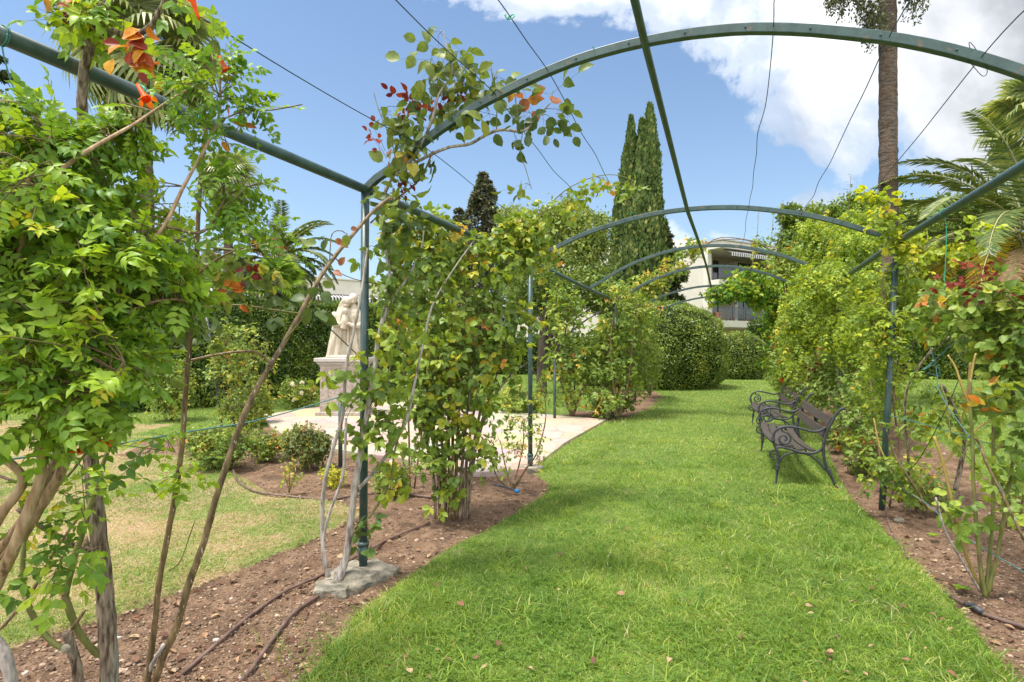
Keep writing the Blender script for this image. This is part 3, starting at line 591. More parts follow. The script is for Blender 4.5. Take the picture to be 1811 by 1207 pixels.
def post(base, top, r=0.027, collar=True):
    mb = MB(); tube(mb, [base, base + (top - base) * 0.5, top], r, 14, 1); o = mb.build('post', M['green_metal'], perg)
    if collar:
        m2 = MB(); u_ = (top - base) / np.linalg.norm(top - base)
        tube(m2, [base + u_ * 0.10, base + u_ * 0.21], r * 1.22, 14, 1); tube(m2, [base + u_ * 0.195, base + u_ * 0.222], r * 1.38, 14, 1)
        m2.build('collar', M['green_metal'], o)
    return o
post(np.array([-0.985, 3.74, -0.03]), pt(0, 0, 2.51)); post(pt(AT[1], 0, -0.04), pt(AT[1], 0, 2.49))
post(G(1083, 742) * [1, 1, 0] + [0, 0, -0.05], pt(AT[3], 0, 2.39)); post(pt(AT[4], -0.02, -0.05), pt(AT[4], 0, 2.38), collar=False); post(pt(AT[5], 0, -0.05), pt(AT[5], 0, 2.31), collar=False)
post(pt(0, PW, -0.05), pt(0, PW, 2.47))
p2r = np.array([3.40, 5.20, -0.06]); post(p2r, pt(AT[1], PW, 2.47), collar=False)
for i in (2, 3, 4, 5): post(pt(AT[i], PW, -0.05), pt(AT[i], PW, SPR[i]), collar=False)
# overhead wires, each a thing of its own
wl = ['thin dark wire overhead, leftmost of the set', 'thin dark wire crossing the near arch among rose leaves', 'thin wire with a green knot left of the ridge rail', 'kinked knotted wire just right of the ridge rail', 'thin wire passing in front of the tall palm trunk', 'wire with a loose loop right of the palm trunk', 'green wire low along the right side rail']
for k, s in enumerate([0.41, 0.93, 1.25, 2.43, 2.92, 3.27, 3.60]):
    pts = []
    for a, b, i0 in ((-3.0, 0, 0), (0, AT[1], 0), (AT[1], AT[2], 1)):
        for q in np.linspace(0, 1, 9)[:-1]:
            t_ = a + (b - a) * q; i1 = 0 if a < 0 else min(i0 + 1, 5)
            z = (pz(i0, s) * (1 - q) + pz(i1, s) * q) - 0.05 * q * (1 - q) * 4
            jit = 0 if q == 0 else 0.008
            pts.append(pt(t_, s - 0.02 * (t_ > 0) * t_ / 3 + rng.normal(0, jit), z + rng.normal(0, jit)))
    pts.append(pt(AT[2], s - 0.06, pz(2, s)))
    mb = MB(); tube(mb, pts, 0.0026 if k < 6 else 0.0022, 5, 3); tag(mb.build('garden_wire', M['wire']), wl[k], 'wire', 'wires strung lengthwise over the pergola')
def knot(p, nm='plastic_tie', lab='green plastic tie', mat='tie', r=0.0028, sz=0.012):
    mb = MB(); p = np.asarray(p); pts = [p + rng.normal(0, sz, 3) for _ in range(7)]; tube(mb, pts, r, 5, 4)
    return tag(mb.build(nm, M[mat]), lab, 'tie', 'green ties on the pergola')
knot(pt(-0.62, 1.25, 3.048), lab='green tie on the wire above the near arch'); knot(pt(0, 1.53, 3.132), lab='small green tie on top of the near arch')
knot(pt(AT[1], 1.2, 2.96), lab='green tie on the second arch left of the ridge'); knot(pt(AT[2], 2.72, 2.92), lab='green tie on the third arch right of the ridge', sz=0.02)
def ring(c, ax, r, n=14):
    ax = nrm(np.array(ax, float)); u0 = nrm(np.cross(ax, [0, 0, 1.0])); v0 = np.cross(ax, u0)
    return [c + r * (math.cos(a) * u0 + math.sin(a) * v0) for a in np.linspace(0, 2 * np.pi, n)]
for t_, lb in ((-1.98, 'green string looped round the side rail at the left edge'), (-1.52, 'bright green tie round the side rail beside an old rose trunk'), (-1.27, 'green tie on the side rail behind an orange flower')):
    mb = MB(); c = pt(t_, 0, 2.51)
    for dd in (0, 0.006): tube(mb, ring(c + PA * dd, PA, 0.0325), 0.0032, 6, 2)
    if t_ < -1.9: tube(mb, [c + [0, 0, -0.03], c + [0.01, 0, -0.08], c + [0.02, 0.02, -0.16], c + [0.05, 0.04, -0.24]], 0.0025, 5, 3)
    tag(mb.build('plastic_tie', M['tie' if t_ > -1.9 else 'string']), lb, 'tie', 'green ties on the pergola')
# long hanging string from the right side rail and its loop on the wire
c = pt(AT[1] - 1.3, PW, 2.475); mb = MB(); tube(mb, ring(c, PA, 0.031), 0.003, 5, 2); tube(mb, [c + [0, 0, -0.03], c + [0.012, 0, -0.14], c + [0.004, 0, -0.4], c + [-0.01, 0.01, -0.68]], 0.003, 5, 4)
tag(mb.build('hanging_string', M['tie']), 'green string hanging from the right side rail by the palm', 'string')
c = pt(0, 3.24, pz(0, 3.24)); mb = MB(); tube(mb, [c, c + [-.03, -.02, .05], c + [0, -.02, .02], c + [.05, -.02, -.07], c + [.03, -.02, -.10], c + [-.01, 0, -.03], c + [-.05, 0, 0.0], c + [-.01, 0, .01]], 0.0016, 5, 5)
tag(mb.build('loose_wire', M['wire']), 'thin loose wire loop dangling from the near arch at right', 'wire')
# side strings of the left bed and right bed
def cord(pts, r, mat, lab, nm='tension_string', grp='strings guiding the roses', sub=5):
    mb = MB(); tube(mb, pts, r, 5, sub); return tag(mb.build(nm, M[mat]), lab, 'string', grp)
cord([pt(0, 0, 1.20), P(470, 740, 3.0), P(345, 762, 2.6), P(170, 792, 2.1), P(0, 815, 1.8)], 0.0035, 'string', 'green string running left from the near post past the rose canes')
cord([P(645, 640, 3.68), P(570, 570, 3.4), P(515, 535, 3.2), P(425, 455, 3.0), P(330, 330, 2.8)], 0.0035, 'wire', 'dark wire slanting up left behind the statue pedestal top')
cord([P(940, 500, 6.7), P(800, 520, 5.2), P(652, 500, 3.7), P(560, 470, 3.3), P(330, 440, 2.7)], 0.0025, 'wire', 'thin dark wire sagging between the first two left posts')
cord([P(1558, 850, 5.2), P(1630, 885, 4.4), P(1700, 945, 3.7), P(1811, 1012, 3.1)], 0.0032, 'string', 'blue green string low above the soil of the right bed')
cord([P(1640, 590, 4.2), P(1655, 650, 4.1), P(1665, 700, 4.0), P(1712, 770, 3.8), P(1750, 820, 3.7), P(1811, 960, 3.4)], 0.0032, 'string', 'blue green string slanting down through the yellow rose canes')
cord([P(1575, 735, 4.6), P(1640, 752, 4.3), P(1715, 775, 3.8), P(1811, 802, 3.4)], 0.0028, 'string', 'thin blue green string across the yellow canes')
cord([P(1700, 560, 3.9), P(1690, 600, 4.0), P(1650, 640, 4.1), P(1632, 655, 4.1), P(1655, 645, 4.1), P(1662, 665, 4.1), P(1640, 660, 4.1)], 0.0032, 'string', 'curled blue green string tied to a bare rose branch', sub=6)
cord([P(1565, 868, 5.1), P(1620, 820, 4.6), P(1670, 730, 4.0), P(1700, 660, 3.9)], 0.0028, 'wire', 'dark wire rising from the right post foot to the canes')
# ------------------------------------------------------------ concrete footing
def footing(nm, cx, cy, pl, lab):
    mb = MB()
    for poly, z0, z1 in pl: prism(mb, [(cx + a, cy + b) for a, b in poly], z0, z1)
    o = mb.build(nm, M['conc']); m = o.modifiers.new('r', 'REMESH'); m.mode = 'VOXEL'; m.voxel_size = 0.012
    tx = bpy.data.textures.new('stone_lumps', 'CLOUDS'); tx.noise_scale = 0.09; tx.noise_depth = 4
    d = o.modifiers.new('d', 'DISPLACE'); d.texture = tx; d.strength = 0.05; d.mid_level = 0.5; d.texture_coords = 'LOCAL'
    return tag(o, lab, 'concrete footing')
footing('concrete_footing', -0.985, 3.72, [([(-.24, -.02), (-.18, -.30), (.04, -.24), (.20, -.02), (.24, .10), (.05, .16), (-.12, .17)], -0.1, 0.0), ([(-.17, -.06), (-.05, -.17), (.10, -.12), (.17, .02), (.06, .13), (-.10, .12)], -0.02, 0.03), ([(-.25, -.18), (-.2, -.34), (-.02, -.3), (-.02, -.22), (-.14, -.12)], -0.06, 0.015)], 'weathered cracked concrete block round the foot of the near post')
f2 = pt(AT[1], 0, 0); footing('concrete_footing', f2[0], f2[1], [([(-.14, -.10), (.12, -.14), (.16, .06), (0, .14), (-.13, .08)], -0.08, 0.04)], 'small concrete block under the second left post')
# ------------------------------------------------------------ hoses
def hose(pix, r, lab, dz=0.008, zfix=None):
    mb = MB(); pts = []
    for q in pix:
        g = G(*q); pts.append([g[0], g[1], float(gz(g[0], g[1])) + r + dz])
    tube(mb, pts, r, 8, 6); return tag(mb.build('watering_hose', M['hose']), lab, 'hose', 'brown drip hoses on the beds')
hose([(270, 1230), (330, 1170), (400, 1120), (450, 1075), (510, 1040), (575, 1010), (650, 972), (700, 945), (760, 922)], 0.010, 'brown hose running up the left bed past the concrete block')
hose([(395, 1225), (440, 1175), (480, 1125), (520, 1085), (565, 1050), (590, 1035)], 0.011, 'brown hose curving from the front towards the concrete block')
hose([(412, 835), (422, 855), (450, 872), (500, 880), (580, 879), (640, 872), (700, 868), (760, 876), (800, 880)], 0.011, 'brown hose looping across the bed before the terrace')
hose([(600, 825), (660, 834), (730, 833), (800, 840), (860, 842)], 0.010, 'brown hose lying along the terrace edge')
hh = hose([(1565, 895), (1572, 925), (1588, 955), (1605, 990)], 0.009, 'brown hose at the foot of the right post')
hh = hose([(1672, 1045), (1700, 1062), (1740, 1082), (1811, 1106), (1900, 1130)], 0.013, 'brown hose with a dark taped joint at the right edge')
mb = MB(); tube(mb, [np.append(G(q, w_)[:2], float(gz(*G(q, w_)[:2])) + 0.024) for q, w_ in ((1708, 1066), (1722, 1074), (1740, 1082))], [0.015, 0.02, 0.015], 10, 3); mb.build('taped_joint', M['black'], hh)
mb = MB(); a = G(875, 858, 0.02); b = G(912, 868, 0.02); tube(mb, [a, (a + b) / 2 + [0, 0, 0.01], b], 0.012, 8, 3)
ho = tag(mb.build('hose_nozzle', M['black']), 'black hose end with a blue tip beside the second post', 'hose nozzle'); mb = MB(); tube(mb, [b, b + nrm(b - a) * 0.04], 0.02, 10, 1); mb.build('tip', M['blue'], ho)
# ============================================================ BENCHES
def spiral(cu, cz, r0, r1, a0, turns, n=26):
    return [(cu + (r0 + (r1 - r0) * q) * math.cos(a0 + turns * 2 * math.pi * q), cz + (r0 + (r1 - r0) * q) * math.sin(a0 + turns * 2 * math.pi * q)) for q in np.linspace(0, 1, n)]
BL = 1.84
def make_bench(label):
    t = thing('garden_bench', label, 'bench', (0, 0, 0), 'iron and wood benches at the bed edge')
    # local: x along the length, y backwards from the front feet, z up
    for xs in (0.0, BL):
        f = lambda pts: [(xs, a, b) for a, b in pts]
        sc_ = 1.1
        mb = MB()
        tube(mb, f([(.0, .37), (-.02, .42), (-.03, .46), (-.03, .50), (-.01, .56), (.05, .605), (.13, .62), (.24, .602), (.34, .578), (.42, .588), (.475, .63)]), 0.0135, 8, 4)
        tube(mb, f([(.06, .608), (.055, .575), (.075, .555)] ), 0.009, 7, 3)
        tube(mb, f(spiral(.075, .485, .075, .018, 1.5, -1.45)), 0.0115, 7, 1)
        tube(mb, [(xs, -.031, .452), (xs, -.032, .472)], 0.022, 10, 1); tube(mb, [(xs, -.033, .476), (xs, -.033, .49)], 0.02, 10, 1)
        arm = mb.build('armrest', M['iron'], t)
        mb = MB()
        tube(mb, f([(-.005, .385), (.06, .392), (.14, .375), (.23, .352), (.32, .345), (.39, .362), (.435, .40), (.455, .45)]), 0.0135, 8, 4)
        tube(mb, f([(.03, .235), (.06, .29), (.12, .33), (.20, .345), (.30, .33), (.38, .285), (.44, .22), (.47, .18)]), 0.010, 8, 4)
        mb.build('seat_frame', M['iron'], t)
        mb = MB(); tube(mb, f([(-.012, 0), (.0, .03), (.008, .12), (.016, .2), (.02, .26), (.012, .33), (-.002, .385)]), [.015, .010, .0125, .015, .0155, .0155, .014], 9, 3)
        for z in (.155, .175, .195): tube(mb, [(xs, .012, z - .007), (xs, .013, z + .007)], 0.0225, 10, 1)
        tube(mb, [(xs, -.013, 0), (xs, -.01, .018)], [.024, .015], 9, 1)
        lg = mb.build('leg', M['iron'], t)
        mb = MB(); tube(mb, f(spiral(-.012, .305, .062, .016, 1.25, 1.2)), 0.0095, 7, 1); mb.build('scroll', M['iron'], lg)
        mb = MB(); tube(mb, f([(.575, 0), (.56, .03), (.53, .10), (.495, .18), (.465, .27), (.452, .36), (.455, .45), (.47, .53), (.50, .62), (.54, .71), (.58, .785), (.615, .825), (.64, .83), (.65, .815)]), [.014, .011, .014, .016, .016, .016, .015, .0155, .015, .0145, .014, .0135, .0125, .014], 9, 3)
        for c0, c1 in (((.512, .14)), ((.503, .16)), ((.494, .18))): tube(mb, [(xs, c0 + .003, c1 - .007), (xs, c0 - .003, c1 + .007)], 0.0225, 10, 1)
        for c0, c1 in ((.455, .47), (.459, .49)): tube(mb, [(xs, c0 - .001, c1 - .007), (xs, c0 + .001, c1 + .007)], 0.022, 10, 1)
        tube(mb, [(xs, .582, 0), (xs, .572, .018)], [.026, .016], 9, 1); mb.build('leg', M['iron'], t)
    def slat(nm, c, n, wd, th, bow, sag):
        mb = MB(); k = 13; xs = np.linspace(0.004, BL - 0.004, k); c = np.array(c); n_ = nrm(np.array(n, float)); u_ = np.array([n_[1], -n_[0]])
        V = []
        for x in xs:
            q = 4 * (x / BL) * (1 - x / BL); cc = c + np.array([-bow * q, -sag * q])
            for a, b in ((1, 1), (1, -1), (-1, -1), (-1, 1)): p = cc + u_ * wd / 2 * a + n_ * th / 2 * b; V.append((x, p[0], p[1]))
        kk = np.arange(k - 1)[:, None] * 4; j = np.arange(4)[None]; j2 = (j + 1) % 4
        mb.add(V, [np.stack([kk + j, kk + j2, kk + 4 + j2, kk + 4 + j], -1).reshape(-1, 4), np.array([[3, 2, 1, 0]]), np.array([[4 * k - 4, 4 * k - 3, 4 * k - 2, 4 * k - 1]])], rng.uniform(), False)
        bevel(mb.build(nm, M['slat'], t), 0.004, 2)
    for c, n in (((.035, .412), (.05, 1)), ((.135, .400), (-.22, 1)), ((.235, .377), (-.15, 1)), ((.345, .376), (.12, 1))): slat('seat_slat', c, n, .082, .024, .045, .012)
    for c, n in (((.462, .565), (-1, .32)), ((.512, .695), (-1, .38))): slat('back_slat', c, n, .095, .022, .012, 0)
    return t
def dup(root, loc, rz, label):
    m = {root: root.copy()}; m[root].location = loc; m[root].rotation_euler = (0, 0, rz); m[root]['label'] = label; COL.objects.link(m[root])
    src = list(root.children_recursive)
    for o in src: c = o.copy(); m[o] = c; COL.objects.link(c)
    for o in src: m[o].parent = m[o.parent]
    return m[root]
BROT = math.atan2(.944, .33) - math.pi
b1 = make_bench('dark slatted bench with scrolled iron arms, the nearer one on the lawn edge')
dup(b1, (4.46, 10.49, -0.005), BROT, 'dark slatted bench with scrolled iron arms, the farther one partly behind the first')
b1.location = (3.45, 7.82, -0.005); b1.rotation_euler = (0, 0, BROT)
# ============================================================ STATUE
sx0, sy0 = -3.50, 11.9
st = thing('statue', 'cream stone statue of two robed figures with a child on a stone pedestal', 'statue', (sx0, sy0, 0.03))
def fig(mb, cx, cy, z0, prof, lean=(0, 0), folds=9, amp=0.10, ph=0.0):
    zs = np.array([p[0] for p in prof]); rx = np.array([p[1] for p in prof]); ry = np.array([p[2] for p in prof])
    n = 46; zz = np.linspace(zs[0], zs[-1], n); a = np.arange(40) * 2 * np.pi / 40; H = zs[-1]
    X = .88 * np.interp(zz, zs, rx)[:, None]; Y = np.interp(zz, zs, ry)[:, None]; q = (zz / H)[:, None]
    fo = 1 + amp * (1 - q) ** 0.5 * np.sin(folds * a[None] + ph + 2.2 * q + 0.8 * np.sin(3 * a[None])) + 0.4 * amp * np.sin(17 * a[None] + 5 * q)
    V = np.stack([cx + lean[0] * q ** 1.5 + X * fo * np.cos(a)[None], cy + lean[1] * q + Y * fo * np.sin(a)[None], z0 + zz[:, None] + 0 * a[None]], -1)
    k = np.arange(n - 1)[:, None] * 40; j = np.arange(40)[None]; j2 = (j + 1) % 40
    mb.add(V.reshape(-1, 3), [np.stack([k + j, k + j2, k + 40 + j2, k + 40 + j], -1).reshape(-1, 4), np.arange(40)[::-1][None], (np.arange(40) + (n - 1) * 40)[None]], 0)
def ball(mb, c, r, rnd=0.0, n=14):
    r = np.broadcast_to(np.asarray(r, float), (3,)); th = np.linspace(0, np.pi, n); a = np.arange(2 * n) * np.pi / n
    V = np.stack([r[0] * np.sin(th)[:, None] * np.cos(a), r[1] * np.sin(th)[:, None] * np.sin(a), r[2] * np.cos(th)[:, None] + 0 * a], -1) + np.asarray(c)
    k = np.arange(n - 1)[:, None] * 2 * n; j = np.arange(2 * n)[None]; j2 = (j + 1) % (2 * n)
    mb.add(V.reshape(-1, 3), np.stack([k + j, k + 2 * n + j, k + 2 * n + j2, k + j2], -1).reshape(-1, 4), rnd)
mb = MB(); zb = 1.20
fig(mb, sx0 - .14, sy0, zb, [(0, .27, .22), (.15, .25, .20), (.45, .215, .18), (.75, .20, .165), (.92, .185, .15), (1.0, .14, .12), (1.08, .09, .09), (1.14, .085, .09)], (.14, -.03), 8, .13)
fig(mb, sx0 + .19, sy0 + .04, zb, [(0, .21, .20), (.2, .20, .19), (.6, .19, .17), (.85, .215, .155), (.97, .19, .13), (1.04, .10, .09), (1.12, .06, .065)], (-.02, -.02), 9, .11, 1.3)
def head(c, r, tilt=0.0, veil=False):
    ball(mb, c, (r * .8, r * .92, r * 1.12)); c = np.asarray(c)
    ball(mb, c + [tilt * .3 * r, -r * .95, -r * .05], (r * .12, r * .2, r * .24)); ball(mb, c + [0, -r * .62, -r * .72], (r * .42, r * .38, r * .32))
    ball(mb, c + [0, -r * .78, r * .28], (r * .55, r * .16, r * .12)); ball(mb, c + [0, r * .12, r * .3], (r * .92, r * 1.0, r * 1.0) if not veil else (r * 1.1, r * 1.12, r * 1.08))
    if veil: tube(mb, [c + [-r * .8, 0, r * .3], c + [-r * 1.3, .02, -r * .8], c + [-r * 1.9, 0.02, -r * 2.2]], [r * .5, r * .6, r * .5], 10, 4)
head((sx0 + .04, sy0 - .06, zb + 1.16), .095, 1, True); head((sx0 + .16, sy0 + .0, zb + 1.235), .098, -1)
tube(mb, [(sx0 - .20, sy0 - .05, zb + .93), (sx0 - .22, sy0 - .18, zb + .74), (sx0 - .08, sy0 - .26, zb + .70), (sx0 + .06, sy0 - .24, zb + .74)], [.075, .065, .05, .032], 10, 4)
tube(mb, [(sx0 + .36, sy0, zb + .92), (sx0 + .40, sy0 - .14, zb + .72), (sx0 + .26, sy0 - .24, zb + .66), (sx0 + .12, sy0 - .26, zb + .72)], [.075, .068, .05, .034], 10, 4)
tube(mb, [(sx0 + .02, sy0 - .24, zb + .60), (sx0 + .04, sy0 - .22, zb + .76), (sx0 + .05, sy0 - .19, zb + .88)], [.07, .075, .06], 10, 4); ball(mb, (sx0 + .05, sy0 - .21, zb + .97), (.058, .062, .068))
for fx, fl in ((-.30, .5), (-.24, .7), (-.10, .6), (.10, .6), (.26, .7), (.33, .5)):
    tube(mb, [(sx0 + fx, sy0 - .17, zb + .02), (sx0 + fx * .8 + .02, sy0 - .19, zb + fl * .6), (sx0 + fx * .6 + .04, sy0 - .15, zb + fl + .2)], [.035, .026, .016], 7, 5)
ball(mb, (sx0, sy0, zb + .02), (.42, .30, .06))
o = mb.build('figures', M['stone'], st); m = o.modifiers.new('r', 'REMESH'); m.mode = 'VOXEL'; m.voxel_size = 0.011; m.use_smooth_shade = True
s_ = o.modifiers.new('s', 'SMOOTH'); s_.iterations = 2; s_.factor = 0.5
mb = MB(); box(mb, (sx0, sy0, .60), (.42, .36, .50)); o = mb.build('pedestal', M['pedestal'], st)
mb = MB(); box(mb, (sx0, sy0, 1.165), (.52, .45, .04)); box(mb, (sx0, sy0, 1.105), (.475, .41, .02)); box(mb, (sx0, sy0, 1.07), (.45, .385, .015)); bevel(mb.build('pedestal_cap', M['wall2'], st), .015, 3)
mb = MB(); box(mb, (sx0, sy0, .07), (.50, .43, .035)); bevel(mb.build('pedestal_base', M['pedestal'], st), .012, 2)
# ============================================================ BUILDINGS
def wallbox(par, nm, mt, c, h, rot=0.0): mb = MB(); box(mb, c, h, rot); return mb.build(nm, M[mt], par)
class Frame:
    """a facade plane: origin, direction along x (unit), outward normal"""
    def __init__(s, o, d): s.o = np.array(o, float); s.d = nrm(np.array([d[0], d[1], 0.0])); s.n = np.array([s.d[1], -s.d[0], 0]); s.rot = math.atan2(s.d[1], s.d[0])
    def p(s, x, z, out=0.0): q = s.o + s.d * x + s.n * out; return np.array([q[0], q[1], z])
    def bx(s, par, nm, mt, x0, x1, z0, z1, o0, o1): return wallbox(par, nm, mt, s.p((x0 + x1) / 2, (z0 + z1) / 2, (o0 + o1) / 2), ((x1 - x0) / 2, abs(o1 - o0) / 2, (z1 - z0) / 2), s.rot)
def railing(fr, par, x0, x1, z, out, glass=True, h=1.0):
    mb = MB(); 
    for zz, t in ((z + h, .035), (z + .12, .02)): box(mb, fr.p((x0 + x1) / 2, zz, out), ((x1 - x0) / 2, t, t), fr.rot)
    n = max(2, int((x1 - x0) / 1.5) + 1)
    for x in np.linspace(x0 + .03, x1 - .03, n): box(mb, fr.p(x, z + h / 2, out), (.025, .028, h / 2), fr.rot)
    r = mb.build('railing', M['rail'], par)
    if glass: mb = MB(); box(mb, fr.p((x0 + x1) / 2, z + h / 2 + .05, out), ((x1 - x0) / 2 - .05, .008, h / 2 - .12), fr.rot); mb.build('glass_panel', M['glass_rail'], r)
def window(fr, par, x0, x1, z0, z1, out=0.0, mull=2):
    mb = MB(); w_ = .06
    for a, b, c, d in ((x0, x1, z0, z0 + w_), (x0, x1, z1 - w_, z1), (x0, x0 + w_, z0 + w_, z1 - w_), (x1 - w_, x1, z0 + w_, z1 - w_)): box(mb, fr.p((a + b) / 2, (c + d) / 2, out + .03), ((b - a) / 2, .03, (d - c) / 2), fr.rot)
    for i in range(1, mull): x = x0 + (x1 - x0) * i / mull; box(mb, fr.p(x, (z0 + z1) / 2, out + .032), (.035, .03, (z1 - z0) / 2 - w_), fr.rot)
    wf = mb.build('window', M['frame'], par); mb = MB(); box(mb, fr.p((x0 + x1) / 2, (z0 + z1) / 2, out + .012), ((x1 - x0) / 2 - .03, .006, (z1 - z0) / 2 - .03), fr.rot); mb.build('pane', M['glass'], wf)
def awning(fr, par, x0, x1, z, out, drop=0.45, reach=1.0):
    # sloping cloth plus a scalloped valance, stripes are the cloth's own print
    mb = MB(); n = max(6, int((x1 - x0) / .2)); xs = np.linspace(0, x1 - x0, n * 4 + 1); V = []
    for x in xs: V += [(x, 0, 0), (x, -reach, -drop), (x, -reach - .01, -drop - .22 - .05 * abs(math.sin(math.pi * x / .2)))]
    k = np.arange(len(xs) - 1)[:, None] * 3; F = np.concatenate([np.stack([k + a, k + a + 3, k + a + 4, k + a + 1], -1).reshape(-1, 4) for a in (0, 1)])
    mb.add(V, F, 0, False); o = mb.build('awning', M['awning'])
    o.modifiers.new('s', 'SOLIDIFY').thickness = 0.012
    o.location = tuple(fr.p(x0, z, out) - (np.array(par.location))); o.rotation_euler = (0, 0, fr.rot); o.parent = par
    return o
# right block: corner at px 1252 / Y 43, left blank wall, right balcony front
cR = P(1258, 608, 43)
bR = thing('apartment_building', 'cream apartment block with two balconies, behind the tall cypress and round hedges', 'building', (cR[0], cR[1], 0))
dL = nrm(np.array([-0.93, 0.36, 0])); dR = nrm(np.array([0.86, 0.50, 0]))
lf = Frame(cR - dL * 0 + dL * 16, -dL)         # left face, running towards the corner
fr = Frame(cR, dR)                             # balcony front running right and away
lf.bx(bR, 'wall', 'wall', 0, 16.0, 0, 8.6, -4, -0.02)
mb = MB(); fr2 = fr
fr.bx(bR, 'back_wall', 'pinkwall', 0.05, 22, 0, 8.6, -9, -2.4)
for z0, z1, o1 in ((-.1, .1, 0.0), (2.75, 3.25, 0.9), (5.85, 6.3, 0.9)): fr.bx(bR, 'floor_slab', 'wall', -0.2, 22, z0, z1, -2.4, o1)
fr.bx(bR, 'roof_slab', 'wall', -0.3, 22.2, 8.62, 9.15, -9.2, 1.2); fr.bx(bR, 'roof_cap', 'wall2', -0.4, 22.3, 9.16, 9.26, -9.3, 1.3)
lf.bx(bR, 'roof_parapet', 'wall', 0, 15.6, 8.61, 9.0, -4.2, 0.05)
fr.bx(bR, 'end_wall', 'wall', -0.35, 0.02, 0, 8.6, -2.4, -0.03)
for z in (3.25, 6.3):
    window(fr, bR, 0.6, 3.6, z + .02, z + 2.05, -2.38, 2); window(fr, bR, 5.6, 9.2, z + .02, z + 2.05, -2.38, 3); window(fr, bR, 11, 14, z + .02, z + 2.05, -2.38, 2)
    railing(fr, bR, -0.1, 18, z, 0.8); fr.bx(bR, 'pier', 'wall', 4.6, 4.95, z, z + 1.94 if z > 6 else z + 2.59, -2.4, -1.5)
window(fr, bR, 0.8, 4, .15, 2.4, -2.38, 2); window(fr, bR, 6, 12, .15, 2.4, -2.38, 4)
awning(fr, bR, 0.5, 17, 8.6, 0.65, .30, .75)
for x, z, s in ((1.0, 3.25, .34), (2.5, 3.25, .24), (4.2, 3.25, .2), (7.5, 3.25, .22)):
    p_ = thing('flower_pot', {1.0: 'large square terracotta planter on the lower balcony', 2.5: 'round terracotta pot beside the large planter on the balcony', 4.2: 'small pot at the balcony pier', 7.5: 'pale pot far along the lower balcony'}[x], 'planter', fr.p(x, z, -.1))
    mb = MB(); b0 = fr.p(x, z + .01, -.1); tube(mb, [b0, b0 + [0, 0, s * 1.6], b0 + [0, 0, s * 1.9]], [s * .72, s, s * 1.08], 16, 1); mb.build('pot', M['terracotta'], p_)
# balcony table and chairs silhouettes
tb = thing('balcony_table', 'small dark round table on the lower balcony', 'table', fr.p(6.0, 3.25, 0))
mb = MB(); c = fr.p(6.0, 3.25, 0); tube(mb, [c + [0, 0, .72], c + [0, 0, .75]], .42, 20, 1); mb.build('table_top', M['frame'], tb)
mb = MB(); tube(mb, [c, c + [0, 0, .71]], .03, 8, 1); tube(mb, [c + [0, 0, .0], c + [0, 0, .03]], .2, 14, 1); mb.build('leg', M['frame'], tb)
for x, lb in ((8.2, 'white plastic chair on the upper balcony by the pier'), (3.9, 'white plastic chair on the upper balcony near the corner')):
    ch = thing('balcony_chair', lb, 'chair', fr.p(x, 6.3, -.3)); c = fr.p(x, 6.3, -.3)
    mb = MB(); box(mb, c + [0, 0, .44], (.24, .24, .025), fr.rot); mb.build('seat', M['fl_white'], ch); mb = MB(); box(mb, c + fr.n * -.26 + [0, 0, .72], (.24, .02, .25), fr.rot); mb.build('backrest', M['fl_white'], ch)
    for a in (-.2, .2):
        for b in (-.2, .2): mb = MB(); tube(mb, [c + fr.d * a + fr.n * b, c + fr.d * a + fr.n * b + [0, 0, .42]], .02, 6, 1); mb.build('leg', M['fl_white'], ch)
# middle block: white stepped building seen left of the cypress
cM = P(1000, 608, 52)
bM = thing('apartment_building', 'white stepped apartment block seen left of the tall cypress', 'building', (cM[0], cM[1], 0))
fm = Frame(cM, (0.96, -0.20)); fm.bx(bM, 'wall', 'pinkwall', 0, 12, 0, 2.7, -8, 0)
fm.bx(bM, 'floor_slab', 'wall', -.4, 12, 2.75, 3.3, -8, 2.0); fm.bx(bM, 'upper_wall', 'pinkwall', 0, 12, 3.31, 5.9, -8, -1.5); fm.bx(bM, 'floor_slab', 'wall', -.4, 12, 5.92, 6.5, -8, 1.6)
fm.bx(bM, 'upper_wall', 'wall', .5, 12, 6.52, 8.4, -8, -1.2); fm.bx(bM, 'roof', 'wall', 0.2, 12, 8.42, 9.1, -8.4, .6); fm.bx(bM, 'roof', 'wall', 3.4, 12, 9.12, 10.8, -8.4, -.8)
railing(fm, bM, -.3, 9, 3.3, 1.9, False); window(fm, bM, 4.6, 5.4, .3, 2.4, .02, 1); window(fm, bM, 1.2, 3.4, 3.5, 5.6, -1.48, 2); window(fm, bM, 5.2, 7.6, 3.5, 5.6, -1.48, 2); awning(fm, bM, .5, 8.5, 8.4, .62, .35, .8)
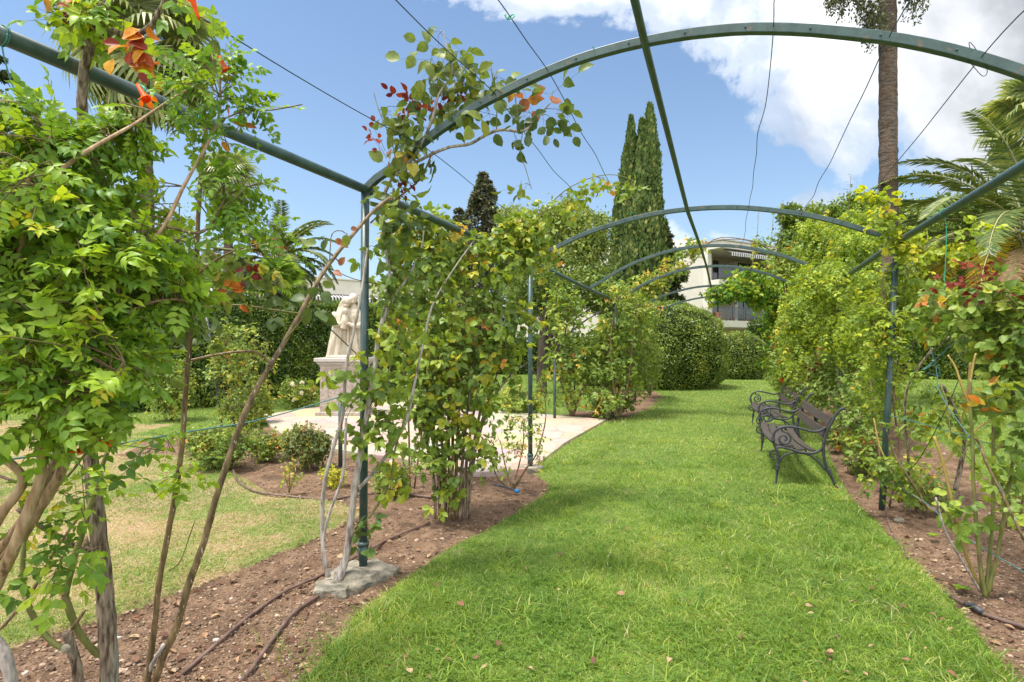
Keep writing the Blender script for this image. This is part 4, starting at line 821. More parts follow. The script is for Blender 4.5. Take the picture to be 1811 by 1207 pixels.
# left long low block
cL = P(130, 608, 34)
bL = thing('apartment_building', 'long low grey block with striped awnings behind the left hedge and palm', 'building', (cL[0], cL[1], 0))
e = P(770, 608, 50); fl = Frame(cL, (e - cL)[:2]); LL = float(np.linalg.norm((e - cL)[:2]))
fl.bx(bL, 'wall', 'pinkwall', 0, LL, 0, 5.3, -8, -1.6)
fl.bx(bL, 'roof_fascia', 'wall', -.3, LL + 2, 5.32, 6.45, -8.3, .5); fl.bx(bL, 'roof_cap', 'wall', -.4, LL + 2.1, 6.46, 6.56, -8.4, .6)
fl.bx(bL, 'floor_slab', 'wall', -.3, LL + 2, 2.0, 2.75, -1.6, .7)
for i in range(8):
    x = .8 + i * 3.75
    if i in (6, 7):
        mb = MB(); box(mb, fl.p(x + 1.3, 4.1, -1.57), (1.2, .03, 1.2), fl.rot)
        for z in np.arange(3.0, 5.2, .14): box(mb, fl.p(x + 1.3, z, -1.53), (1.2, .015, .045), fl.rot)
        mb.build('shutter', M['shutter'], bL)
    else: window(fl, bL, x, x + 2.6, 2.95, 5.1, -1.58, 2)
    awning(fl, bL, x - .4, x + 3.0, 5.32, .35, .3, .8)
railing(fl, bL, 0, LL, 2.75, .6, False, .9)
# ============================================================ HEDGES
def hedge_box(name, label, x0, y0, x1, y1, h, th, n, mt='L_hedge', leaf=0.065, cat='hedge', rnd_top=0.15):
    a = np.array([x0, y0]); b = np.array([x1, y1]); L = np.linalg.norm(b - a); d = (b - a) / L; nn = np.array([-d[1], d[0]])
    t = thing(name, label, cat, (a[0] + b[0], a[1] + b[1], 0) * np.array([.5, .5, 0]))
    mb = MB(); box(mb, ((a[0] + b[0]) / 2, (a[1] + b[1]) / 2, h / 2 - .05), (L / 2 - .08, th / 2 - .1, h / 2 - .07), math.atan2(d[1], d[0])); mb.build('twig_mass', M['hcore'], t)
    mb = MB(); areas = np.array([L * h, L * th, th * h]); pr = areas / areas.sum(); k = rng.choice(3, n, p=pr)
    u_ = rng.uniform(0, L, n); v_ = rng.uniform(0, h, n); s_ = rng.uniform(-th / 2, th / 2, n); sd_ = rng.choice([-1, 1], n)
    s_ = np.where(k == 0, -th / 2 * np.where(rng.uniform(0, 1, n) < .8, 1, -1), s_); v_ = np.where(k == 1, h, v_); u_ = np.where(k == 2, np.where(sd_ > 0, L, 0), u_)
    s_ = s_ * np.where(v_ > h - rnd_top, 0.97, 1)
    bump_ = (vnoise(u_ * 1.0, v_ + s_, 1.4, 61) - .5) * .22 + (vnoise(u_, v_ + s_, 5, 62) - .5) * .10
    N3 = np.zeros((n, 3)); N3[k == 0] = np.array([nn[0], nn[1], 0]) * np.sign(s_[k == 0])[:, None]; N3[k == 1] = [0, 0, 1]; N3[k == 2] = np.array([d[0], d[1], 0]) * sd_[k == 2][:, None]
    pos = np.stack([a[0] + d[0] * u_ + nn[0] * s_, a[1] + d[1] * u_ + nn[1] * s_, v_], -1) + N3 * (bump_ + rng.normal(0, .035, n))[:, None]
    dd = nrm(rng.normal(0, 1, (n, 3)) + N3 * .7); up = N3 + rng.normal(0, .55, (n, 3)) + [0, 0, .5]
    tone = np.clip(.42 + (vnoise(u_, v_, 2.2, 63) - .5) * .4 + rng.normal(0, .2, n), 0, 1)
    leaves(mb, pos, dd, up, leaf * rng.uniform(.7, 1.3, n), tone, 'dia'); mb.build('foliage', M[mt], t); return t
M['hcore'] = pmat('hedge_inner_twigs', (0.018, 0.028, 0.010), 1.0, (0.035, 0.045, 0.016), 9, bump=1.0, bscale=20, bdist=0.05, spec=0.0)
def ellmesh(mb, c, r, k=0.9, zmin=0.0):
    th = np.linspace(0, np.pi, 22); a = np.arange(36) * np.pi / 18; r = np.asarray(r) * k
    V = np.stack([r[0] * np.sin(th)[:, None] * np.cos(a), r[1] * np.sin(th)[:, None] * np.sin(a), r[2] * np.cos(th)[:, None] + 0 * a], -1) + np.asarray(c); V[..., 2] = np.maximum(V[..., 2], zmin)
    kk = np.arange(21)[:, None] * 36; j = np.arange(36)[None]; j2 = (j + 1) % 36
    mb.add(V.reshape(-1, 3), np.stack([kk + j, kk + 36 + j, kk + 36 + j2, kk + j2], -1).reshape(-1, 4), 0)
def hedge_ball(label, c, r, n, mt='L_ball', leaf=0.06, sq=2.6, name='clipped_shrub'):
    """superellipsoid clipped bush standing on the ground"""
    t = thing(name, label, 'shrub', (c[0], c[1], 0)); c = np.asarray(c, float); r = np.asarray(r, float)
    q = nrm(rng.normal(0, 1, (n, 3))); e = (np.abs(q / 1.0) ** sq).sum(1) ** (-1 / sq); p = q * e[:, None]
    b = 1 + (vnoise(q[:, 0] * 3 + 9, q[:, 2] * 3 + q[:, 1] * 2, 2.0, 71) - .5) * .12 + rng.normal(0, .014, n) + (rng.uniform(0, 1, n) < .03) * rng.uniform(.02, .06, n)
    pos = c + p * r * b[:, None]; m = pos[:, 2] > 0.03; pos = pos[m]; q = q[m]; nn = nrm(np.sign(p[m]) * np.abs(p[m]) ** (sq - 1) / r)
    N = len(pos); mb = MB(); dd = nrm(rng.normal(0, 1, (N, 3)) + nn * .6); up = nn + rng.normal(0, .5, (N, 3)) + [0, 0, .4]
    tone = np.clip(.42 + (vnoise(pos[:, 0], pos[:, 2], 2.0, 73) - .5) * .35 + rng.normal(0, .2, N), 0, 1)
    leaves(mb, pos, dd, up, leaf * rng.uniform(.7, 1.35, N), tone, 'dia'); mb.build('foliage', M[mt], t)
    mb = MB(); n2 = 24; th = np.linspace(0.001, np.pi - .001, n2); a = np.arange(40) * np.pi / 20
    Q = np.stack([np.sin(th)[:, None] * np.cos(a), np.sin(th)[:, None] * np.sin(a), np.cos(th)[:, None] + 0 * a], -1); E_ = (np.abs(Q) ** sq).sum(-1) ** (-1 / sq); V = c + Q * E_[..., None] * r * .94; V[..., 2] = np.maximum(V[..., 2], -.02)
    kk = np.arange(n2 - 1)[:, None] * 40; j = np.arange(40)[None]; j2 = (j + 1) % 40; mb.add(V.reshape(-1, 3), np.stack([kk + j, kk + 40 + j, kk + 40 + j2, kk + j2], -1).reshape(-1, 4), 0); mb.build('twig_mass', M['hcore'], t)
    return t
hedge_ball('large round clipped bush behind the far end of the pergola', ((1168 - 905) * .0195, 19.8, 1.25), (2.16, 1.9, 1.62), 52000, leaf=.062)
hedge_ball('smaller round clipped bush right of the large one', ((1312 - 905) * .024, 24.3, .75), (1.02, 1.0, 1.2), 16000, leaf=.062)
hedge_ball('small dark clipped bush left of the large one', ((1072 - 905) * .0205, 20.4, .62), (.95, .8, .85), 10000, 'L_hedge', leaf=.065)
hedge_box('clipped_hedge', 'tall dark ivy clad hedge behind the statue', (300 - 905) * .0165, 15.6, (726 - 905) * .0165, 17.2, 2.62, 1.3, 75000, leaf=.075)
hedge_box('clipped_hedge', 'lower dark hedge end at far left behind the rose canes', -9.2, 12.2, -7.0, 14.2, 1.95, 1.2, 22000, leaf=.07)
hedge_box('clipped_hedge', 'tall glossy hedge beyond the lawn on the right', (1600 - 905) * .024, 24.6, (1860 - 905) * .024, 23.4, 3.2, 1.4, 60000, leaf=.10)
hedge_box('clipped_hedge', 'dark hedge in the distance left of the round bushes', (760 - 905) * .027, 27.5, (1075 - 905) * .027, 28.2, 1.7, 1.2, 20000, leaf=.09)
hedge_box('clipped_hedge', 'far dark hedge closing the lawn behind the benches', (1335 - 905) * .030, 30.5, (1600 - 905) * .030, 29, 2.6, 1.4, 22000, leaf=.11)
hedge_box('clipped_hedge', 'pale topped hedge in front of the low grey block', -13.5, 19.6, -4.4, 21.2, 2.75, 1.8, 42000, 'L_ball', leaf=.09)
# ============================================================ TREES
def foliage(mb, blobs, n, leaf, kind='dia', clump=0.22, per=60, tone=(0, 1, 0), upw=0.4, droop=0.0, stretch=1.0):
    vol = np.array([blobvol(b) for b in blobs]); nc = np.maximum(2, (n / per * vol / vol.sum()).astype(int)); C = []
    for b, c in zip(blobs, nc):
        E, q, cen, rr = inblob(b, c, .45); C.append(E); cr = clump * float(np.mean(rr)) * rng.uniform(.6, 1.3, c); N = c * per
        o = rng.normal(0, 1, (N, 3)) * np.repeat(cr, per)[:, None] * [1, 1, .7 * stretch]; pos = np.repeat(E, per, 0) + o
        base = np.repeat(rng.uniform(tone[0], tone[1], c), per); r_ = np.clip(base * .5 + .5 * rng.uniform(tone[0], tone[1], N), 0, 1)
        if tone[2]: m = rng.uniform(0, 1, N) < tone[2]; r_[m] = 1
        dd = nrm(rng.normal(0, 1, (N, 3)) + [0, 0, -droop]); up = nrm(o) * .6 + rng.normal(0, .6, (N, 3)) + [0, 0, upw]
        leaves(mb, pos, dd, up, leaf * rng.uniform(.6, 1.3, N), r_, kind)
    return np.vstack(C)
def tree(name, label, base, top, r0, blobs, n, leaf, mt, bark='bark_dark', kind='dia', cat='tree', limbs=26, **kw):
    t = thing(name, label, cat, base); mb = MB(); C = foliage(mb, blobs, n, leaf, kind, **kw); mb.build('crown', M[mt], t)
    mb = MB(); base = np.array(base, float); top = np.array(top, float); mid = (base + top) / 2 + rng.normal(0, .02, 3) * np.linalg.norm(top - base); T = tube(mb, [base - [0, 0, .1], mid, top], [r0, r0 * .75, r0 * .25], 12, 6, rough=.04)
    for i in rng.choice(len(C), min(limbs, len(C)), replace=False):
        s = T[int(len(T) * rng.uniform(.35, .95))]; e_ = C[i]; m_ = (s + e_) / 2 + [0, 0, .08 * np.linalg.norm(e_ - s)]; tube(mb, [s, m_, e_], [r0 * .3, r0 * .18, r0 * .05], 6, 4)
    mb.build('trunk', M[bark], t); return t
# cypress
def cypress():
    Y = 30.0; c = P(1128, 608, Y); t = thing('cypress_tree', 'tall narrow dark green cypress with split pointed top', 'tree', (c[0], c[1], 0)); mb = MB(); mc = MB()
    # overlapping upright spires (px centre, top py, half width px)
    for px, py, hw, dy in ((1149, 188, 19, 0), (1136, 212, 13, .2), (1118, 205, 15, .3), (1133, 236, 16, -.5), (1108, 260, 14, .1), (1160, 245, 10, .2), (1096, 330, 13, .2), (1163, 330, 9, 0), (1130, 300, 26, -.4), (1112, 400, 26, -.3), (1148, 390, 20, -.3), (1092, 430, 13, 0)):
        H = 1.5 - (py - 608) / 1000 * Y; x0 = (px - 905.5) / 1000 * Y; W = hw * 1.3 / 1000 * Y; n = int(800 * W * H); q = rng.uniform(0, 1, n) ** .85; z = .6 + q * (H - .6)
        pr = np.interp(q, [0, .1, .5, .8, .93, 1], [.8, 1.05, 1, .68, .33, .03]); a = rng.uniform(0, 6.283, n)
        lump = 1 + .22 * (vnoise(a * 1.6 + px, z * .9, 1.5, 81) - .5) * 2; rr = W * pr * lump * rng.uniform(.8, 1.03, n)
        pos = np.stack([x0 + rr * np.cos(a), Y + dy + rr * np.sin(a), z], -1); out_ = np.stack([np.cos(a), np.sin(a), np.zeros(n)], -1)
        leaves(mb, pos, nrm(out_ * .35 + [0, 0, 1] + rng.normal(0, .22, (n, 3))), out_ + rng.normal(0, .4, (n, 3)), rng.uniform(.13, .30, n), np.clip(rng.normal(.5, .24, n) + (lump - 1), 0, 1), 'dia')
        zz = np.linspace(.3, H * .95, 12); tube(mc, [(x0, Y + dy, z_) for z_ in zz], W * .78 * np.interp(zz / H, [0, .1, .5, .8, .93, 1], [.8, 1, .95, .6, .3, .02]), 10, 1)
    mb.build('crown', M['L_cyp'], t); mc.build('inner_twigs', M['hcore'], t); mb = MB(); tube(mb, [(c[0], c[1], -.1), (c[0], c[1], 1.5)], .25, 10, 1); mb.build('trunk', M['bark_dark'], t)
cypress()
def conifer(name, label, px, py, Y, hw, mt, tiers=26, n=14000, leaf=.2, droop=.3, dens=1.0, cat='tree', zb=1.2, prof=1.0):
    H = 1.5 - (py - 608) / 1000 * Y; x0 = (px - 905.5) / 1000 * Y; W = hw / 1000 * Y; t = thing(name, label, cat, (x0, Y, 0)); mb = MB(); mt_ = MB()
    tube(mt_, [(x0, Y, -.1), (x0, Y, H * .6), (x0, Y, H)], [.02 * H, .012 * H, .003 * H], 8, 2); per = int(n / (tiers * 9))
    for i in range(tiers):
        q = i / (tiers - 1); z = zb + q * (H - zb) * .99; L = W * min(1, (1.03 - q) * prof) ** .85
        for k in range(9):
            a = rng.uniform(0, 6.283); l = L * rng.uniform(.55, 1.12); f = rng.uniform(0.05, 1, per) ** .7; w_ = .16 * l * (1.1 - f) + .05
            d = np.array([math.cos(a), math.sin(a), 0]); s = np.array([-math.sin(a), math.cos(a), 0]); pos = np.array([x0, Y, z]) + d * (l * f)[:, None] + s * (rng.normal(0, 1, per) * w_)[:, None]; pos[:, 2] += -droop * l * f ** 1.5 + rng.normal(0, .05, per) * l + .12 * l * f
            leaves(mb, pos, nrm(d + rng.normal(0, .6, (per, 3)) + [0, 0, -.25]), np.tile([0, 0, 1.0], (per, 1)) + rng.normal(0, .5, (per, 3)), leaf * rng.uniform(.6, 1.2, per), rng.uniform(0, 1, per), 'dia')
            tube(mt_, [(x0, Y, z), (x0 + d[0] * l, Y + d[1] * l, z - droop * l * .8 + .1 * l)], [.012 * H * .3, .005], 4, 1)
    mb.build('crown', M[mt], t); mt_.build('trunk', M['bark_dark'], t)
conifer('conifer_tree', 'dark spreading conifer behind the cypress against the white block', 1172, 392, 33, 40, 'L_conifer', 26, 20000, .26, .1, prof=2.6)
conifer('spruce_tree', 'brownish thin topped conifer between palm and cypress', 855, 306, 34, 78, 'L_spruce', 34, 26000, .22, .55, prof=2.0)
conifer('spruce_tree', 'lower brownish conifer just left of the thin topped one', 812, 370, 36, 60, 'L_spruce', 22, 14000, .24, .5, prof=2.2)
conifer('cedar_tree', 'dark conifer at far left behind the trumpet vine', -40, 40, 18, 190, 'L_conifer', 20, 16000, .16, .05, zb=2.5)
tree('deciduous_tree', 'light green airy tree rising behind the second post', P(985, 660, 23) * [1, 1, 0], P(990, 430, 23), .16, [(930, 430, 23, 42, 60), (975, 400, 23.5, 40, 40), (1010, 385, 24, 34, 34), (1040, 410, 23, 42, 38), (1000, 470, 23, 60, 50), (905, 400, 24, 26, 40), (1050, 460, 23, 35, 45), (940, 520, 23, 45, 40)], 26000, .15, 'L_tree', clump=.17, per=30, tone=(.1, 1, 0))
tree('deciduous_tree', 'dark trunked tree with low crown behind the second post', P(958, 640, 17) * [1, 1, 0], P(965, 520, 17), .17, [(960, 500, 17, 50, 35), (985, 540, 17.5, 50, 30), (1050, 510, 18, 40, 40), (1075, 545, 18, 28, 26)], 9000, .12, 'L_bg', clump=.2, per=30)
tree('evergreen_tree', 'bushy evergreen behind the lawn right of the ridge rail', P(1410, 660, 34) * [1, 1, 0], P(1410, 440, 34), .25, [(1415, 440, 34, 32, 50), (1395, 395, 34, 16, 34), (1430, 410, 34, 34, 40), (1430, 500, 34, 60, 70)], 20000, .26, 'L_bg', tone=(.2, 1, 0), per=40)
tree('evergreen_tree', 'broad green tree left of the tall palm trunk', P(1510, 660, 30) * [1, 1, 0], P(1510, 430, 30), .25, [(1465, 395, 30, 36, 32), (1515, 385, 30, 40, 40), (1555, 380, 30, 34, 40), (1500, 450, 30, 80, 60), (1600, 420, 30, 50, 60), (1540, 520, 30, 90, 60)], 30000, .24, 'L_bg', tone=(.25, 1, 0), per=40)
tree('evergreen_tree', 'feathery green tree right of the tall palm trunk behind the date palm', P(1680, 660, 32) * [1, 1, 0], P(1680, 430, 32), .25, [(1660, 385, 32, 42, 34), (1720, 375, 32, 46, 34), (1790, 380, 32, 46, 40), (1650, 450, 32, 60, 60), (1760, 460, 32, 90, 60), (1700, 540, 32, 120, 50)], 30000, .25, 'L_bg', tone=(.2, .95, 0), per=40)
tree('evergreen_tree', 'dark bushy tree behind the trumpet vine at far left', P(120, 660, 22) * [1, 1, 0], P(100, 420, 22), .22, [(60, 420, 22, 110, 90), (160, 400, 22, 60, 60), (0, 300, 22, 90, 70), (260, 470, 23, 60, 40), (90, 540, 22, 160, 60)], 24000, .2, 'L_bg', per=40)
tree('slender_tree', 'thin pale twiggy tree between the two left palms', P(320, 660, 24) * [1, 1, 0], P(318, 360, 24), .09, [(180, 330, 24, 30, 40), (310, 400, 24, 35, 40), (330, 440, 24, 50, 30), (200, 400, 24, 40, 50)], 3500, .14, 'L_tree', clump=.25, per=16, limbs=40)
# ============================================================ PALMS
def feather_mesh(name, L, mt, n=88, ll=0.5, bend=1.2, width=0.06, vee=0.55, seed=0, rise=0.9):
    """date palm frond: arching rachis along +x, leaflets in two ranks"""
    r2 = np.random.default_rng(seed); mb = MB(); q = np.linspace(0, 1, 15); ang = rise - bend * q ** 1.3
    x = np.concatenate([[0], np.cumsum(np.cos(ang[:-1]) * L / 14)]); z = np.concatenate([[0], np.cumsum(np.sin(ang[:-1]) * L / 14)]); y = .04 * L * np.sin(q * 2.5 + seed)
    pts = np.stack([x, y, z], -1); f = np.linspace(.14, 1, n); c = np.stack([np.interp(f, q, pts[:, i]) for i in range(3)], -1); T = nrm(np.gradient(c, axis=0)); S = nrm(np.cross(T, [0, 0, 1.0])); U = np.cross(S, T)
    tv = np.array([(0, 0, 0), (-.5, .35, 0), (0, 1, 0), (.5, .35, 0)])
    for sg in (-1, 1):
        d = nrm(T * .75 + S * sg * .9 + U * vee * .5 + r2.normal(0, .10, (n, 3)) + np.array([0, 0, -.22])); up = nrm(U + S * -sg * vee); l = ll * np.interp(f, [.14, .35, .75, 1], [.55, 1, .85, .35]) * r2.uniform(.85, 1.1, n); s_ = nrm(np.cross(d, up))
        V = c[:, None] + tv[None, :, 1:2] * l[:, None, None] * d[:, None] + tv[None, :, 0:1] * width * s_[:, None]; V[:, 2, 2] -= l * .16
        mb.add(V.reshape(-1, 3), (np.array([[0, 3, 2], [0, 2, 1]])[None] + (np.arange(n) * 4)[:, None, None]).reshape(-1, 3), np.repeat(r2.uniform(0, .85, n), 2), False)
    nf = len(np.concatenate(mb.sizes)); tube(mb, pts, np.linspace(.026, .005, 15) * L / 3, 5, 1, 1.0); nt_ = len(np.concatenate(mb.sizes))
    o = mb.build(name, [M[mt], M['rachis']], None, [0] * nf + [1] * (nt_ - nf)); return o
def palm(name, label, base, crown, r, mt_list, nf, L, ll, skirt=0, group=None, fruit=False, trunk='palm_bark', r_top=None, seed=1, width=.055, low=-0.5):
    t = thing(name, label, 'palm tree', base, group); base = np.array(base, float); crown = np.array(crown, float); mb = MB()
    zz = np.linspace(0, 1, 40); pts = base + (crown - base) * zz[:, None] - [0, 0, .1]; rad = (r + ((r_top or r * .85) - r) * zz) * (1 + .05 * np.sin(np.arange(40) * 2.4)); tube(mb, pts, rad, 18, 2, rough=.025); mb.build('trunk', M[trunk], t)
    protos = [feather_mesh('frond', L * k, m, seed=seed * 10 + i, ll=ll, bend=b, width=width) for i, (m, k, b) in enumerate(mt_list)]
    for i in range(nf):
        q = (i + .5) / nf; k_ = (i % min(4, len(protos))) if q < .5 or len(protos) < 5 or i % 3 == 0 else 4; o = protos[k_]
        if o.parent: o = o.copy(); COL.objects.link(o)
        o.parent = t; el = math.radians(70 + (low * 57.3 - 50) * q + 0) ; el = 1.35 - (1.35 - low) * q ** .9
        az = i * 2.39996 + .4; o.location = tuple(crown - base + np.array([math.cos(az), math.sin(az), 0]) * r * .8 + [0, 0, .25 * (1 - q)]); o.rotation_euler = (0, -(el - .9), az); s = rng.uniform(.9, 1.08); o.scale = (s, s, s)
    if fruit:
        for k in range(9):
            mb = MB(); a = rng.uniform(-2.6, -.4); d = np.array([math.cos(a), math.sin(a), 0]); c0 = crown + d * r * .8; e0 = c0 + d * rng.uniform(.5, .9) + [0, 0, rng.uniform(.1, .9)]
            for _ in range(22): e1 = e0 + rng.normal(0, .14, 3) + [0, 0, -.2]; tube(mb, [c0, e0, e1], [.02, .02, .012], 4, 2)
            mb.build('fruit_cluster', M['orange_fruit'], t)
    return t
# date palm right
dp = palm('date_palm', 'large date palm with yellowing fronds at the right edge', (12.0, 13.2, 0), (12.0, 13.2, 3.95), .34, [('L_palm', 1.0, 1.25), ('L_palm', .95, 1.5), ('L_palm', .95, 1.35), ('L_palm', 1.05, 1.1), ('L_palmy', 1.0, 1.6)], 58, 3.5, .55, seed=2, low=-.75)
for i, (az, el) in enumerate([(-2.4, -.9), (-2.7, -.6), (-2.0, -1.1), (-3.0, -.7), (-1.7, -1.0), (-2.55, -.45), (-2.85, -.9)]):
    o = feather_mesh('dead_frond', 3.1, 'L_dry', seed=70 + i, ll=.36, bend=.9, rise=.6); o.parent = dp; o['label'] = 'dry brown hanging frond'; o.location = (-.1, -.3, 3.75); o.rotation_euler = (0, -(el - .3), az)
palm('date_palm', 'date palm with orange fruit stalks behind the left hedge', (P(485, 608, 25)[0], 25, 0), P(485, 462, 25), .42, [('L_palm', 1.0, 1.5), ('L_palm', .9, 1.7), ('L_palm', 1.05, 1.3)], 40, 2.9, .5, fruit=True, seed=3, width=.08, low=-.6)
# tall bare trunk palm right (crown above the frame)
def fan_mesh(name, Rr, mt, seed=0, droop=.35, petiole=1.0, nseg=30):
    r2 = np.random.default_rng(seed); mb = MB(); tube(mb, [(0, 0, 0), (petiole * .6, 0, .06), (petiole, 0, 0)], [.03, .02, .018], 5, 2, .8); k0 = len(np.concatenate(mb.sizes)); c = np.array([petiole, 0, 0.0])
    for a in np.linspace(-2.2, 2.2, nseg):
        l = Rr * (1 - .18 * (abs(a) / 2.2)) * r2.uniform(.9, 1.05); d = np.array([math.cos(a), math.sin(a), -.10]); s = np.array([-math.sin(a), math.cos(a), 0]); w_ = Rr * 2.3 / nseg
        V = [c, c + d * l * .5 - s * w_ + [0, 0, .02], c + d * l * .5 + s * w_ + [0, 0, .02], c + d * l * .5 + [0, 0, -.03], c + d * l * .82 + [0, 0, -droop * l * .35] - s * w_ * .5, c + d * l * .82 + [0, 0, -droop * l * .35] + s * w_ * .5, c + d * l * .95 + [0, 0, -droop * l]]
        mb.add(V, [np.array([[0, 1, 3], [0, 3, 2]]), np.array([[1, 4, 5, 3], ]), np.array([[3, 5, 2]]), np.array([[4, 6, 5]])], r2.uniform(0, .8), False)
    k1 = len(np.concatenate(mb.sizes)); return mb.build(name, [M[mt], M['rachis']], None, [1] * k0 + [0] * (k1 - k0))
def fan_palm(name, label, base, crown, r0, r1, nf, Rr, seed=0, pet=1.0, mt='L_fan', low=-1.1, hi=1.3, droop=.35):
    t = thing(name, label, 'palm tree', base); base = np.array(base, float); crown = np.array(crown, float); mb = MB(); zz = np.linspace(0, 1, 60)
    rad = (r0 + (r1 - r0) * zz) * (1 + .03 * np.sin(np.arange(60) * 2.1)); tube(mb, base + (crown - base) * zz[:, None] - [0, 0, .1], rad, 20, 2, rough=.03); mb.build('trunk', M['palm_bark'], t)
    pr = [fan_mesh('frond', Rr, mt, seed * 7 + i, droop, pet) for i in range(3)]
    for i in range(nf):
        q = (i + .5) / nf; o = pr[i] if i < 3 else pr[i % 3].copy()
        if i >= 3: COL.objects.link(o)
        o.parent = t; az = i * 2.39996; el = hi - (hi - low) * q; o.location = tuple(crown - base + [0, 0, .2 * (1 - q)]); o.rotation_euler = (rng.normal(0, .3), -el, az)
    return t
tp = fan_palm('tall_palm', 'tall palm with bare ringed trunk rising out of the top at right', (P(1572, 608, 13.5)[0], 13.5, 0), (P(1571, 608, 13.5)[0] - .02, 13.5, 13.0), .215, .175, 22, 1.0, 5)
for bl in ((1500, 5, 26, 40), (1535, 20, 16, 44), (1615, 2, 22, 34), (1545, 60, 8, 24), (1480, 0, 14, 20)):
    mb = MB(); b_ = (bl[0], bl[1] - 10, 13.2, bl[2], bl[3], .4)
    for _ in range(26):
        E, *_r = inblob(b_, 1, .2); e = E[0]; l = rng.uniform(.25, .6); tube(mb, [e + [0, 0, l], e + [rng.normal(0, .05), rng.normal(0, .05), 0], e + [rng.normal(0, .06), 0, -l * .6]], [.006, .006, .004], 4, 2)
        k = 26; f = rng.uniform(-.6, 1, k) * l; leaves(mb, e + np.stack([rng.normal(0, .06, k), rng.normal(0, .06, k), f], -1), rng.normal(0, 1, (k, 3)) + [0, 0, -1.2], rng.normal(0, 1, (k, 3)), rng.uniform(.05, .10, k), rng.uniform(.3, 1, k), 'dia')
    mb.build('hanging_cluster', M['L_spruce'], tp)
fan_palm('fan_palm', 'tall fan palm with fibrous leaves at upper left above the side rail', (P(268, 608, 13.5)[0], 13.5, 0), P(255, 95, 13.5), .155, .13, 40, .95, 6, pet=1.0, droop=.6)
fan_palm('fan_palm', 'fan palm with a slim trunk between vine and near post', (P(401, 608, 20)[0], 20, 0), P(405, 325, 20), .17, .14, 20, .72, 7, pet=.45, droop=.7)
fan_palm('fan_palm', 'small bright fan palm below the date palm with orange stalks', (P(490, 608, 22)[0], 22, 0), P(490, 508, 22), .16, .15, 20, .65, 8, pet=.6, mt='L_vine', low=-.3)
fan_palm('fan_palm', 'fan palm crown at the right edge above the date palm', (P(1850, 608, 17)[0], 17, 0), P(1850, 225, 17), .22, .18, 30, 1.0, 9, pet=.9, droop=.5)
# ============================================================ CLIMBERS, ROSES AND SHRUBS
def plant(name, label, cat, stems, blobs, n, lm, stem_mat='cane_brown', stem_r=.01, group=None, base=None, thorn=0, twig_from=0, tw=.0025, ssub=6, **kw):
    """stems: list of (pixel path with depths or world arrays, [radii], material)"""
    ws = []
    for s in stems:
        path, rad = s[0], s[1]; mt = s[2] if len(s) > 2 else stem_mat
        pts = [np.array(p, float) if len(p) == 4 else P(*p) for p in path] if len(path[0]) == 3 else [P(*p) for p in path]
        ws.append((np.array(pts), rad, mt))
    b0 = base if base is not None else (ws[0][0][0][0], ws[0][0][0][1], 0)
    t = thing(name, label, cat, b0, group); sk = []
    for pts, rad, mt in ws:
        mb = MB(); T = tube(mb, pts, rad, 9, ssub, rough=.05); sk.append(T[len(T) // 4:])
        if thorn: thorns(mb, T, max(3, int(len(T) * thorn)), .011, float(np.mean(rad)))
        mb.build('stem', M[mt], t)
    sk = np.vstack(sk) if sk else np.zeros((0, 3))
    if len(sk) > 900: sk = sk[rng.choice(len(sk), 900, replace=False)]
    if blobs:
        mL, mT = MB(), MB(); sprigs(mL, mT, sk, blobs, n, tw=tw, **kw); mL.build('foliage', M[lm], t); mT.build('twigs', M['twig'], t)
    return t
def extra(t, blobs, n, lm, nm='foliage', skel=None, **kw):
    if lm == 'L_red':
        for i in range(n):
            mL, mT = MB(), MB(); sprigs(mL, mT, skel, [blobs[i % len(blobs)]], 1, **kw); tw_ = mT.build('twig', M['twig'], t); mL.build('red_leaves', M[lm], tw_)
        return
    mL, mT = MB(), MB(); sprigs(mL, mT, skel if skel is not None else np.zeros((0, 3)), blobs, n, **kw); mL.build(nm, M[lm], t); mT.build('twigs', M['twig'], t)
def placed(t, items, lm, kind='round', nm='leaf_cluster'):
    """single leaves placed at photo points: (px,py,Y,size m, tone, dx,dz)"""
    mb = MB(); it = np.array([P(a, b, c) for a, b, c, *_ in items]); N = len(items); sz = np.array([q[3] for q in items]); tn = np.array([q[4] for q in items])
    d = np.array([(q[5], rng.normal(0, .3), q[6]) for q in items]); up = np.stack([rng.normal(0, .5, N), -np.ones(N), rng.normal(.4, .4, N)], -1)
    for i in range(N):
        mb = MB(); leaves(mb, it[i:i + 1], d[i:i + 1], up[i:i + 1], sz[i:i + 1], tn[i:i + 1], kind); mb.build('leaf', M[lm], t)
def flower(t, c, r, lm, n=22, nm='flower'):
    mb = MB(); c = np.asarray(c); q = nrm(rng.normal(0, 1, (n, 3)) + [0, -.3, .4]); leaves(mb, np.tile(c, (n, 1)) + q * r * .15, q, rng.normal(0, 1, (n, 3)), r * rng.uniform(.8, 1.2, n), rng.uniform(0, 1, n), 'round'); mb.build(nm, M[lm], t)
def trumpet(t, c, d, L=.07):
    mb = MB(); c = np.asarray(c, float); d = nrm(np.array(d, float)); tube(mb, [c, c + d * L * .5, c + d * L * .95, c + d * L], [.07 * L, .11 * L, .15 * L, .22 * L], 9, 3, .3)
    u0 = nrm(np.cross(d, [0, 0, 1.0])); v0 = np.cross(d, u0); a = np.arange(5) * 1.2566; o = np.cos(a)[:, None] * u0 + np.sin(a)[:, None] * v0
    leaves(mb, c + d * L * .95 + o * .15 * L, o * .8 + d * .7, np.tile(-d, (5, 1)), .42 * L, np.full(5, .8), 'round'); mb.build('flower', M['fl_orange'], t)
